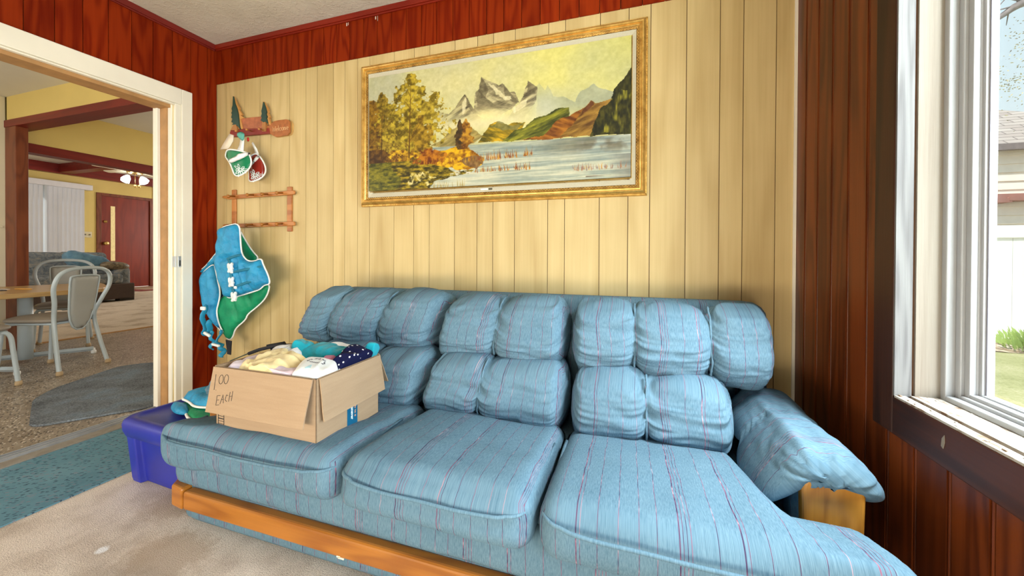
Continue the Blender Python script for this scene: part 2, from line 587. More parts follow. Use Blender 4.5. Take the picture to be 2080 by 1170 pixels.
M['gold'] = gold_mat('antique_gold_leaf', (0.80, 0.52, 0.15), (0.52, 0.29, 0.065))
M['gold_dark'] = gold_mat('dark_antique_gold', (0.50, 0.30, 0.08), (0.16, 0.075, 0.02))
M['linen'] = plain('cream_linen_liner', (0.52, 0.48, 0.36), 0.9, 0, 0.06, 200, 0.1)

# ---------------------------------------------------------------- porch shell
XL, XR, YB, ZC = -2.853, 0.692, 1.926, 2.526
YF = -1.75          # wall behind the camera
OY0, OY1, OZ = -0.40, 1.645, 2.014     # opening to the kitchen
WY0, WY1, WZ0, WZ1 = -0.90, 1.262, 0.66, 2.22   # window in the right wall

b = MB(); b.box(-2.90, XR + 0.13, YF - 0.1, YB + 0.1, -0.12, 0.0)
struct(b.build('floor', M['carpet']))
b = MB(); b.box(XL - 0.13, XR + 0.13, YF - 0.1, YB + 0.12, ZC, ZC + 0.12)
struct(b.build('ceiling', M['ceiling']))

cream = [XL, -2.754, -2.58, -2.437, -2.338, -2.173, -2.034, -1.939, -1.81, -1.721, -1.623, -1.534, -1.358, -1.221, -1.117, -0.955, -0.816, -0.721,
         -0.596, -0.413, -0.324, -0.148, -0.01, 0.091, 0.25, 0.391, 0.486, 0.613, XR]
g = 0.0016
b = MB()
rnd = random.Random(4)
for i in range(len(cream) - 1):
    b.box(cream[i] + g, cream[i + 1] - g, YB, YB + 0.012, 0.0, 2.253, rnd.random() * 9)
wb = struct(b.build('wall_back', M['cream_wood']))
b = MB(); b.box(XL - 0.13, XR + 0.13, YB + 0.006, YB + 0.10, 0, ZC)
struct(b.build('wall_back_backing', M['groove']))
# red frieze above the cream panels
b = MB(); x = XL
xs = [XL] + [-2.799 + 0.1018 * k for k in range(35)]
for i in range(len(xs) - 1):
    if xs[i] >= XR: break
    b.box(xs[i] + g, min(xs[i + 1] - g, XR), YB - 0.006, YB + 0.008, 2.249, ZC, rnd.random() * 9)
struct(b.build('trim_1', M['red_wood']))
b = MB()
for (x, w, h) in ((-1.702, 0.006, 0.020), (-1.690, 0.003, 0.016), (-1.487, 0.007, 0.018), (-1.472, 0.002, 0.030)):
    b.box(x - w / 2, x + w / 2, YB - 0.0068, YB - 0.0058, 2.482 - h, 2.482)
chip = b.build('paint_chip', plain('flaked_primer', (0.66, 0.56, 0.48), 0.8)); chip.parent = bpy.data.objects['trim_1']
b = MB(); b.box(XL, XR, YB - 0.022, YB - 0.005, ZC - 0.032, ZC); b.box(XL, XR, YB - 0.016, YB - 0.005, ZC - 0.042, ZC - 0.032)
struct(b.build('trim_2', M['red_trim'], bevel=0.003))
b = MB(); b.box(XL - 0.0, XL + 0.017, YF, YB - 0.02, ZC - 0.036, ZC); b.box(XL, XL + 0.012, YF, YB - 0.02, ZC - 0.046, ZC - 0.036)
struct(b.build('trim_3', M['red_beam'], bevel=0.003))

# left wall: planks with the opening, and its core
b = MB()
ys = [YF] + [1.862 - 0.1045 * k for k in range(34, -1, -1)] + [YB]
for i in range(len(ys) - 1):
    a, c = ys[i] + g, ys[i + 1] - g
    if c <= YF: continue
    a = max(a, YF); t = rnd.random() * 9
    if c <= OY0 - 0.05 or a >= OY1: segs = [(0, ZC)]
    else: segs = [(OZ + 0.03, ZC)]
    if a < 1.70 < c: segs = [(0, ZC)]
    if a < 1.70 < c: b.box(XL - 0.012, XL, a, 1.70, OZ + 0.03, ZC, t); a = 1.70
    for (p, q) in segs: b.box(XL - 0.012, XL, a, c, p, q, t)
struct(b.build('wall_left', M['red_wood']))
b = MB()
b.box(-2.98, XL - 0.010, YF - 0.1, OY0 - 0.02, 0, ZC + 0.3)
b.box(-2.98, XL - 0.010, 1.66, 5.4, 0, ZC + 0.3)
b.box(-2.98, XL - 0.010, OY0 - 0.02, 1.66, OZ + 0.02, ZC + 0.3)
struct(b.build('wall_left_core', M['yellow_wall']))
# white casing of the opening
b = MB()
b.box(XL, XL + 0.020, 1.695, 1.757, 0, 2.117)
b.box(XL - 0.02, XL + 0.008, 1.663, 1.6955, 0, 2.05)
b.box(XL - 0.05, XL - 0.012, 1.652, 1.668, 0, 2.03)
b.box(XL, XL + 0.020, OY0 - 0.1, 1.695, 2.014, 2.117)
b.box(XL - 0.02, XL + 0.008, OY0 - 0.1, 1.664, 2.004, 2.014)
b.box(XL, XL + 0.020, OY0 - 0.14, OY0 - 0.04, 0, 2.014)
b.box(-3.005, -2.962, 1.628, 1.655, 0, 2.0)
struct(b.build('trim_4', M['white_paint'], bevel=0.004))
b = MB()
b.box(-2.965, XL - 0.045, 1.645, 1.662, 0, 2.0)
b.box(-2.99, XL - 0.02, OY0 - 0.05, 1.655, 1.984, 2.006)
struct(b.build('trim_5', M['tan_wood']))
# strike plate
sp = thing('strike_plate', 'small grey metal latch strike on the white door casing', 'door latch', (XL + 0.009, 1.69, 0.95))
b = MB(); b.box(XL + 0.008, XL + 0.012, 1.678, 1.702, 0.94, 1.012); b.box(XL - 0.018, XL + 0.012, 1.660, 1.664, 0.94, 1.012)
b.build('plate', M['aluminium'], sp, bevel=0.001)
b = MB(); b.box(XL + 0.0118, XL + 0.0128, 1.682, 1.690, 0.948, 0.985)
b.build('latch_slot', plain('black_slot', (0.02, 0.02, 0.02), 0.6), sp)
# sliding door track and sill
b = MB(); b.box(-2.905, -2.83, OY0, 1.68, -0.01, 0.012)
struct(b.build('trim_6', M['pale_wood'], bevel=0.003))
b = MB()
b.box(-2.995, -2.905, OY0, 1.655, -0.01, 0.008)
for x in (-2.985, -2.955, -2.925): b.box(x - 0.004, x + 0.004, OY0, 1.655, 0.006, 0.020)
struct(b.build('trim_7', M['aluminium'], bevel=0.001))

# right wall
b = MB()
ys = [1.935 - 0.1055 * k for k in range(38)][::-1]
for i in range(len(ys) - 1):
    a, c = ys[i] + g, min(ys[i + 1] - g, YB)
    if c <= YF: continue
    t = rnd.random() * 9
    if a > 1.27: segs = [(0, ZC)]
    elif c < WY0 - 0.05: segs = [(0, ZC)]
    else: segs = [(0, 0.60), (WZ1 + 0.03, ZC)]
    for (p, q) in segs:
        # each board has a rounded bead beside its joint
        b.box(XR, XR + 0.012, a + 0.012, c, p, q, t)
        b.tube([(XR + 0.003, a + 0.005, p), (XR + 0.003, a + 0.005, q)], 0.0030, 8)
struct(b.build('wall_right', M['brown_wood']))
b = MB()
b.box(XR + 0.008, XR + 0.13, WY1, YB + 0.1, -0.4, ZC)
b.box(XR + 0.008, XR + 0.13, YF - 0.1, WY0, -0.4, ZC)
b.box(XR + 0.008, XR + 0.13, WY0, WY1, -0.4, WZ0 - 0.005)
b.box(XR + 0.008, XR + 0.13, WY0, WY1, WZ1, ZC)
struct(b.build('wall_right_core', M['groove']))
# cream corner bead against the back wall
b = MB(); b.box(XR - 0.012, XR - 0.0005, YB - 0.006, YB - 0.0005, 0, ZC)
struct(b.build('trim_8', M['white_paint']))
# window casing, dark brown
b = MB(); b.box(XR - 0.016, XR + 0.002, WY1, WY1 + 0.084, 0.556, 2.32)
struct(b.build('trim_9', M['brown_casing_v'], bevel=0.003))
b = MB(); b.box(XR - 0.016, XR + 0.002, WY0 - 0.08, WY1 - 0.001, 0.556, WZ0 - 0.004); b.box(XR - 0.016, XR + 0.002, WY0 - 0.08, WY1 - 0.001, WZ1, WZ1 + 0.09)
b.box(XR - 0.016, XR + 0.002, WY0 - 0.084, WY0, 0.556, 2.32)
struct(b.build('trim_10', M['brown_casing'], bevel=0.003))
b = MB(); b.prism([(1.085, 0.632), (1.092, 0.622), (1.094, 0.604), (1.088, 0.600), (1.084, 0.615)], 0, 0.001, lambda y, z, h: (XR - 0.0163 - h, y, z))
chip = b.build('paint_chip', M['pale_wood']); chip.parent = bpy.data.objects['trim_10']
# bare wood edges and jamb of the opening
b = MB(); b.box(XR - 0.014, XR + 0.022, WY1 - 0.0055, WY1 + 0.002, WZ0, WZ1)
struct(b.build('trim_11', M['grey_wood']))
b = MB(); b.box(XR + 0.029, XR + 0.082, WY1 - 0.006, WY1 + 0.003, WZ0, WZ1)
struct(b.build('trim_12', M['pale_wood']))
b = MB()
b.box(XR - 0.014, XR + 0.010, WY0, WY1 - 0.006, WZ0 - 0.008, WZ0 + 0.001)
b.box(XR + 0.020, XR + 0.085, WY0, WY1 - 0.006, WZ0 - 0.010, WZ0 + 0.003)
b.box(XR - 0.014, XR + 0.085, WY0, WY1 - 0.006, WZ1 - 0.004, WZ1 + 0.006)
for k in range(40):    # flaking paint
    y = rnd.uniform(0.75, 1.25); x = rnd.choice([rnd.uniform(-0.012, 0.006), rnd.uniform(0.022, 0.08)])
    s = rnd.uniform(0.002, 0.006)
    b.box(XR + x, XR + x + s, y, y + s * 1.6, WZ0 + 0.001, WZ0 + 0.002 + rnd.random() * 0.003)
_sill = NT('flaking_white_sill')
_sn = _sill.noise(_sill.obj((60, 18, 60)), 1, 4, 0.7)
_sill.color(_sill.ramp(_sn, [(0.38, (0.20, 0.13, 0.085)), (0.46, (0.42, 0.38, 0.33)), (0.7, (0.52, 0.50, 0.46))])); _sill.set(rough=0.8)
struct(b.build('trim_13', _sill.m))
# vinyl window: outer frame, stepped sash, glass
win = bpy.data.objects.new('window_1', None); COL.objects.link(win); win.location = (XR + 0.1, 0.2, WZ0)
struct(win)


def ring(b, x0, x1, inset, w):
    y0, y1, z0, z1 = WY0 + inset, WY1 - inset, WZ0 + inset * 0.55, WZ1 - inset
    b.box(x0, x1, y1 - w, y1, z0, z1); b.box(x0, x1, y0, y0 + w, z0, z1)
    b.box(x0, x1, y0 + w, y1 - w, z0, z0 + w * 0.8); b.box(x0, x1, y0 + w, y1 - w, z1 - w, z1)


b = MB()
ring(b, XR + 0.080, XR + 0.155, 0.004, 0.018)
ring(b, XR + 0.098, XR + 0.155, 0.022, 0.016)
b.build('window_frame', M['vinyl'], win, bevel=0.003)
b = MB()
ring(b, XR + 0.106, XR + 0.150, 0.038, 0.016)
ring(b, XR + 0.122, XR + 0.146, 0.054, 0.010)
ring(b, XR + 0.118, XR + 0.126, 0.051, 0.005)
b.build('sash', M['vinyl'], win, bevel=0.002)
b = MB(); ring(b, XR + 0.128, XR + 0.140, 0.064, 0.004)
b.build('gasket', plain('grey_gasket', (0.25, 0.25, 0.30), 0.6), win)
glass = NT('window_glass')
glass.color((0.98, 1.0, 0.99))
tr = glass.t.nodes.new('ShaderNodeBsdfTransparent'); gl = glass.t.nodes.new('ShaderNodeBsdfGlossy'); gl.inputs['Roughness'].default_value = 0.02
mx = glass.t.nodes.new('ShaderNodeMixShader')
tr.inputs[0].default_value = (0.96, 0.98, 0.97, 1)
mx.inputs[0].default_value = 0.03; glass.t.links.new(tr.outputs[0], mx.inputs[1]); glass.t.links.new(gl.outputs[0], mx.inputs[2])
glass.t.links.new(mx.outputs[0], glass.t.nodes['Material Output'].inputs['Surface'])
b = MB(); b.box(XR + 0.132, XR + 0.135, WY0 + 0.066, WY1 - 0.066, WZ0 + 0.05, WZ1 - 0.066)
b.build('pane', glass.m, win)
# wall behind the camera, with the wide porch window opening
b = MB()
b.box(XL, -2.65, YF - 0.1, YF, 0, ZC); b.box(0.5, XR, YF - 0.1, YF, 0, ZC)
b.box(-2.65, 0.5, YF - 0.1, YF, 0, 0.08); b.box(-2.65, 0.5, YF - 0.1, YF, 1.25, ZC)
struct(b.build('wall_front', M['brown_wood']))

# blue-green runner along the opening, and a dark rug whose corner shows
b = MB(); b.box(-2.828, -2.238, -1.2, 1.50, 0.001, 0.006)
tag(b.build('carpet_runner', M['runner'], origin=(-2.53, 0.1, 0)), 'speckled teal carpet runner lying along the sliding door track', 'rug')
b = MB()
b.prism(smooth_poly([(-1.27, 0.70), (-1.46, 0.735), (-1.62, 0.66), (-1.9, -0.2), (-0.7, -0.3), (-0.9, 0.55)], 2), 0.001, 0.016, lambda x, y, h: (x, y, h))
tag(b.build('throw_rug', plain('dark_blue_rug', (0.045, 0.07, 0.11), 1.0, 0, 0.5, 150, 0.1), origin=(-1.3, 0.2, 0)), 'dark blue rug on the beige carpet, only its corner in frame', 'rug')

# ---------------------------------------------------------------- kitchen and living room shell
b = MB(); b.box(-6.36, -2.99, -1.9, 5.4, -0.12, 0.0)
struct(b.build('floor_kitchen', M['vinyl_floor']))
b = MB(); b.box(-14.4, -6.36, 1.0, 10.8, -0.12, 0.004)
struct(b.build('floor_living', M['carpet2']))
b = MB(); b.box(-6.375, -6.345, 2.22, 5.4, 0.0, 0.012)
struct(b.build('trim_14', M['tan_wood']))
b = MB(); b.box(-6.5, -2.98, -1.9, 5.4, 2.68, 2.8)
struct(b.build('ceiling_kitchen', M['ceiling2']))
b = MB(); b.box(-6.45, -6.33, -1.9, 2.15, 0, 2.68)
b.box(-6.33, -6.32, -1.9, 2.13, 1.29, 1.31)
struct(b.build('wall_kitchen', M['cream_wall'], bevel=0.003))
b = MB()
b.box(-6.33, -2.98, 2.152, 2.28, 2.42, 2.68)
b.box(-6.45, -6.31, 2.152, 5.4, 2.22, 2.80)
struct(b.build('wall_header', M['yellow_wall']))
b = MB(); b.box(-6.335, -2.98, 2.14, 2.30, 2.355, 2.43)
struct(b.build('trim_15', wood('red_stained_header_beam', (0.20, 0.016, 0.010), (0.10, 0.007, 0.005), 'x', 6.0, 0.1, 4.0, 0.5, 90, 0.4, 0.1, 0.4), bevel=0.004))
b = MB(); b.box(-6.46, -6.295, 2.22, 5.4, 2.135, 2.235)
struct(b.build('trim_16', M['red_beam'], bevel=0.004))
b = MB(); b.box(-6.325, -6.125, 2.145, 2.235, 0, 2.356)
struct(b.build('trim_17', M['red_dark'], bevel=0.004))
# far side walls of kitchen
b = MB(); b.box(-6.45, -2.98, 5.4, 5.5, 0, 2.8)
struct(b.build('wall_dining', M['yellow_wall']))
b = MB(); b.box(-6.45, -5.9, -2.0, -1.9, 0, 2.7); b.box(-3.5, -2.98, -2.0, -1.9, 0, 2.7); b.box(-5.9, -3.5, -2.0, -1.9, 0, 0.9); b.box(-5.9, -3.5, -2.0, -1.9, 2.3, 2.7)
struct(b.build('wall_kitchen_front', M['cream_wall']))
# living room
LX = -14.2
b = MB()
b.box(LX - 0.15, LX, 1.0, 4.75, 0, 3.5); b.box(LX - 0.15, LX, 6.12, 6.42, 0, 3.5)
b.box(LX - 0.15, LX, 4.75, 6.12, 0, 0.7); b.box(LX - 0.15, LX, 4.75, 6.12, 2.72, 3.5)
b.box(LX - 0.15, LX, 7.69, 7.80, 0, 3.5); b.box(LX - 0.15, LX, 6.42, 10.8, 2.70, 3.5)
b.box(LX - 0.15, LX, 8.7, 10.8, 0, 3.5)
b.box(LX + 0.0, LX + 0.02, 7.69, 7.77, 0, 3.2)
struct(b.build('wall_living_far', M['yellow_wall']))
b = MB(); b.box(LX - 0.15, -6.45, 10.8, 10.9, 0, 3.5); b.box(LX - 0.15, -6.45, 0.9, 1.0, 0, 3.5); b.box(-6.46, -6.44, 5.4, 10.8, 0, 3.5)
struct(b.build('wall_living_side', M['yellow_wall']))
b = MB(); b.box(LX - 0.15, -6.45, 1.0, 10.8, 3.32, 3.45)
struct(b.build('ceiling_living', M['ceiling2']))
b = MB()
b.box(LX, LX + 0.16, 1.0, 10.8, 3.08, 3.32)
b.box(LX + 0.16, -6.46, 5.62, 5.86, 3.10, 3.32)
struct(b.build('trim_18', M['red_beam'], bevel=0.006))


def pane_emit(name, c, s):
    m = NT(name)
    m.color(c)
    n1 = m.noise(m.obj((4, 30, 12)), 1.0, 4, 0.7)
    col = m.ramp(n1, [(0.35, (0.20, 0.15, 0.02)), (0.6, c)])
    m.t.links.new(col, m.b.inputs['Emission Color']); m.b.inputs['Emission Strength'].default_value = s
    return m.m


# entry door and hall door
dr = bpy.data.objects.new('door_1', None); COL.objects.link(dr); dr.location = (LX, 7.05, 0); struct(dr)
M['door'] = wood('red_mahogany_door', (0.24, 0.024, 0.008), (0.14, 0.010, 0.004), 'z', 5.0, 0.12, 4.0, 0.6, 70, 0.4, 0.1, 0.4)
b = MB(); b.box(LX - 0.05, LX - 0.005, 6.50, 7.62, 0.02, 2.64)
b.build('door_leaf', M['door'], dr)
b = MB(); b.box(LX - 0.06, LX + 0.03, 6.40, 6.50, 0, 2.72); b.box(LX - 0.06, LX + 0.03, 7.61, 7.70, 0, 2.72); b.box(LX - 0.06, LX + 0.03, 6.50, 7.61, 2.64, 2.72)
b.build('door_frame', M['red_dark'], dr, bevel=0.004)
b = MB(); b.box(LX - 0.004, LX + 0.004, 6.705, 6.80, 0.80, 2.37)
b.build('door_window', pane_emit('amber_textured_glass', (0.75, 0.62, 0.30), 0.30), dr)
brass = plain('brass', (0.78, 0.55, 0.20), 0.25, 0.9)
b = MB(); b.lathe([(0.045, 0), (0.05, 0.01), (0.02, 0.02), (0.02, 0.05), (0.05, 0.07), (0.055, 0.10), (0.035, 0.12)], 16, Matrix.Translation((LX - 0.004, 6.58, 1.30)) @ Matrix.Rotation(PI / 2, 4, 'Y'))
b.build('door_knob', brass, dr, smooth=True)
b = MB(); b.lathe([(0.04, 0), (0.04, 0.02), (0.015, 0.025), (0.015, 0.05)], 14, Matrix.Translation((LX - 0.004, 6.59, 1.92)) @ Matrix.Rotation(PI / 2, 4, 'Y'))
b.build('dead_bolt', brass, dr, smooth=True)
d2 = bpy.data.objects.new('door_2', None); COL.objects.link(d2); d2.location = (LX, 8.25, 0); struct(d2)
b = MB(); b.box(LX - 0.08, LX - 0.04, 7.86, 8.70, 0.02, 2.62)
b.build('door_leaf', M['door'], d2)
b = MB(); b.box(LX - 0.09, LX + 0.02, 7.80, 7.87, 0, 2.70); b.box(LX - 0.09, LX + 0.02, 8.63, 8.70, 0, 2.70); b.box(LX - 0.09, LX + 0.02, 7.87, 8.63, 2.62, 2.70)
b.build('door_frame', M['red_dark'], d2)

# light switch
sw = thing('light_switch', 'cream double light switch plate on the yellow wall beside the entry door', 'light switch', (LX, 6.20, 1.52))
b = MB(); b.box(LX, LX + 0.012, 6.13, 6.31, 1.45, 1.61)
b.build('switch_plate', plain('ivory_plastic', (0.62, 0.55, 0.36), 0.4), sw, bevel=0.004)
for y in (6.175, 6.265):
    b = MB(); b.box(LX + 0.01, LX + 0.03, y - 0.012, y + 0.012, 1.51, 1.55)
    b.build('toggle', plain('brown_toggle', (0.16, 0.13, 0.09), 0.4), sw)

# window and vertical blind
w2 = bpy.data.objects.new('window_2', None); COL.objects.link(w2); w2.location = (LX, 5.4, 0.7); struct(w2)
b = MB(); b.box(LX - 0.12, LX - 0.06, 4.75, 4.82, 0.7, 2.72); b.box(LX - 0.12, LX - 0.06, 6.05, 6.12, 0.7, 2.72); b.box(LX - 0.12, LX - 0.06, 5.40, 5.46, 0.7, 2.72); b.box(LX - 0.12, LX - 0.06, 4.82, 6.05, 0.7, 0.77); b.box(LX - 0.12, LX - 0.06, 4.82, 6.05, 2.65, 2.72)
b.build('window_frame', M['vinyl'], w2)
b = MB(); b.box(LX - 0.10, LX - 0.09, 4.80, 6.06, 0.75, 2.68)
b.build('pane', glass.m, w2)
vb = thing('vertical_blind', 'white vertical blind with a valance hanging over the living room window', 'blind', (LX + 0.1, 5.45, 0.75))
b = MB(); b.box(LX + 0.02, LX + 0.20, 4.70, 6.25, 2.73, 2.87)
b.build('valance', plain('white_valance', (0.66, 0.65, 0.68), 0.5, 0, 0.03), vb, bevel=0.01)
slm = plain('white_blind_slat', (0.66, 0.67, 0.72), 0.6, 0, 0.02, 3)
yy = 4.78
for k in range(16):
    b = MB()
    a = math.radians(18 if k != 7 else 70)
    y = 4.82 + k * 0.083
    dx, dy = 0.05 * math.sin(a), 0.05 * math.cos(a)
    b.add([(LX + 0.11 - dx, y - dy, 0.72), (LX + 0.11 + dx, y + dy, 0.72), (LX + 0.11 + dx, y + dy, 2.74), (LX + 0.11 - dx, y - dy, 2.74),
           (LX + 0.114 - dx, y - dy, 0.72), (LX + 0.114 + dx, y + dy, 0.72), (LX + 0.114 + dx, y + dy, 2.74), (LX + 0.114 - dx, y - dy, 2.74)],
          [(3, 2, 1, 0), (4, 5, 6, 7), (0, 1, 5, 4), (1, 2, 6, 5), (2, 3, 7, 6), (3, 0, 4, 7)])
    b.build('slat', slm, vb)

# ---------------------------------------------------------------- sofa
sofa = thing('sofa', 'blue striped three seat sofa with ruched back pillows and an oak front rail', 'sofa', (-0.55, 1.35, 0))
BF = M['blue_fabric']
WH = 0.020


def seam_pull(x, seams, w=0.035, depth=0.03):
    s = 0.0
    for q in seams: s += depth * math.exp(-abs(x - q) / w)
    return s


def gathers(x, y, z, seams, amp=0.006, reach=0.11, freq=38.0, seed=0):
    s = 0.0
    for k, q in enumerate(seams):
        d = abs(x - q)
        e = math.exp(-d / reach)
        s += e * nz((z + y * 0.6) * freq + d * 6 + nz(x * 9, z * 9, seed) * 1.3, k * 3.7 + seed, d * 9)
    return amp * s * 2.0


# base body
b = MB()
def base_disp(p, a):
    return p
b.puff((-0.545, 1.395, 0.165), (1.105, 0.435, 0.160), (0.09, 0.09, 0.03), (60, 16, 8), None, lambda p, a: (p.x, p.z + p.y))
b.build('sofa_base', BF, sofa, smooth=True)
b = MB()
def front_disp(p, a):
    p = p.copy()
    p.y += 0.006 * nz(p.x * 5, p.z * 12, 3)
    return p
b.puff((-0.545, 0.972, 0.235), (1.085, 0.035, 0.070), (0.03, 0.03, 0.05), (80, 4, 8), front_disp, lambda p, a: (p.x, p.z - p.y))
b.build('front_panel', BF, sofa, smooth=True)
# oak rail
b = MB(); b.box(-1.548, 0.47, 0.925, 0.965, 0.095, 0.163)
b.build('front_rail', M['oak'], sofa, bevel=0.010, seg=3)
b = MB()
b.prism([(-1.553, 0.925), (-1.553, 0.975), (-1.60, 0.985), (-1.625, 1.06), (-1.655, 1.06), (-1.648, 0.97), (-1.62, 0.932)], 0.092, 0.172, lambda x, y, h: (x, y, h))
b.build('rail_corner', M['oak'], sofa, bevel=0.009, seg=3)
b = MB()
b.prism([(0.475, 0.925), (0.475, 0.975), (0.51, 0.985), (0.535, 1.06), (0.565, 1.06), (0.558, 0.97), (0.53, 0.932)], 0.092, 0.172, lambda x, y, h: (x, y, h))
b.build('rail_corner', M['oak'], sofa, bevel=0.009, seg=3)
b = MB(); b.box(-0.855, -0.842, 0.9246, 0.926, 0.098, 0.103)
b.box(-0.850, -0.828, 0.9246, 0.926, 0.095, 0.100)
b.build('rail_chip', plain('bare_wood_chip', (0.80, 0.72, 0.55), 0.7), sofa)
# back frame
b = MB()
b.puff((-0.545, 1.795, 0.44), (1.085, 0.085, 0.40), (0.07, 0.07, 0.07), (50, 8, 20), None, lambda p, a: (p.x, p.z - p.y))
b.build('back_frame', BF, sofa, smooth=True)


def seat(x0, x1, ext, seed):
    # ext: side towards which the cushion widens in front of the arm (-1, 0, 1)
    cx, hx = (x0 + x1) / 2, (x1 - x0) / 2
    y0, y1 = 0.885, 1.47
    cy, hy = (y0 + y1) / 2, (y1 - y0) / 2
    arm_in = (-1.38 if ext < 0 else 0.285)

    def disp(p, a):
        p = p.copy()
        wx, wy = p.x + cx, p.y + cy
        crown = max(0.0, 1 - (p.x / hx) ** 4) * max(0.0, 1 - (p.y / hy) ** 4)
        if p.z > 0:
            p.z += (0.008 if ext >= 0 else -0.004) * crown + 0.007 * nz(wx * 3.5, wy * 3.5, seed)
            p.z -= 0.050 * max(0, (wy - 1.05)) / 0.42 * 1.0
            if p.z > 0.045: p.z += 0.004 * nz(wx * 11, wy * 11, seed + 4)
        if p.y < 0:
            p.y += -0.016 * crown_x(p.x / hx) * (1 - abs(a[2]) ** 3) + 0.006 * nz(wx * 5, p.z * 9, seed)
            # tuck under the welt
            if abs(p.z - 0.012) < 0.02 and p.y < -hy * 0.85: p.y += 0.004
        p.z += 0.006 * nz(wx * 2.2, seed, 1.0)
        if ext:
            t = (arm_in - wx) / 0.10 if ext < 0 else (wx - arm_in) / 0.10
            t = max(0.0, min(1.0, t)); t = t * t * (3 - 2 * t)
            yb = 1.47 * (1 - t) + 1.115 * t
            p.y = (y0 + (wy - y0) * (yb - y0) / (y1 - y0)) - cy if wy > y0 else p.y
        return p

    def crown_x(q): return max(0.0, 1 - q ** 4)
    b = MB()
    b.puff((cx, cy, 0.343), (hx - 0.004, hy, 0.078), (0.055, 0.060, 0.062), (44, 40, 14), disp,
           lambda p, a: (cx + a[0] * hx + math.copysign(1 - max(abs(a[1]), abs(a[2])), a[0]) * 0.078, p.y - p.z))
    o = b.build('seat_cushion', BF, sofa, smooth=True)
    # welt along the top front edge and sides
    xa, xb = x0 + 0.008, x1 - 0.008
    pts = []
    for k in range(7): pts.append((xa + 0.008, 1.30 - 0.055 * k if not ext < 0 else 1.05 - 0.018 * k, 0))
    for k in range(8):
        an = PI + PI / 2 * k / 7
        pts.append((xa + 0.058 + 0.051 * math.cos(an), y0 + 0.056 + 0.062 * math.sin(an), 0))
    for k in range(1, 24):
        q = k / 24
        x = xa + 0.055 + (xb - xa - 0.11) * q
        pts.append((x, y0 - 0.006 - 0.014 * crown_x((x - cx) / hx) + 0.006 * nz(x * 5, 0.1, seed), 0))
    for k in range(8):
        an = -PI / 2 + PI / 2 * k / 7
        pts.append((xb - 0.058 + 0.051 * math.cos(an), y0 + 0.056 + 0.062 * math.sin(an), 0))
    if ext > 0: pts = pts[:-5]
    else:
        for k in range(7): pts.append((xb - 0.008, 0.94 + 0.055 * k, 0))
    P3 = []
    for (x, y, _) in pts:
        z = 0.376 + 0.006 * nz(x * 2.2, seed, 1.0) - 0.004 * math.cos((x - cx) / hx * 3) + 0.004 * nz(x * 7, y * 7, seed)
        P3.append((x, y, z))
    b = MB(); b.tube(P3, 0.0050, 8)
    b.uv = [(p[0], p[1]) for p in b.v]
    b.build('welt', M['blue_plain'], o, smooth=True)


seat(-1.625, -0.838, -1, 1.0)
seat(-0.834, -0.226, 0, 2.0)
seat(-0.222, 0.565, 1, 3.0)


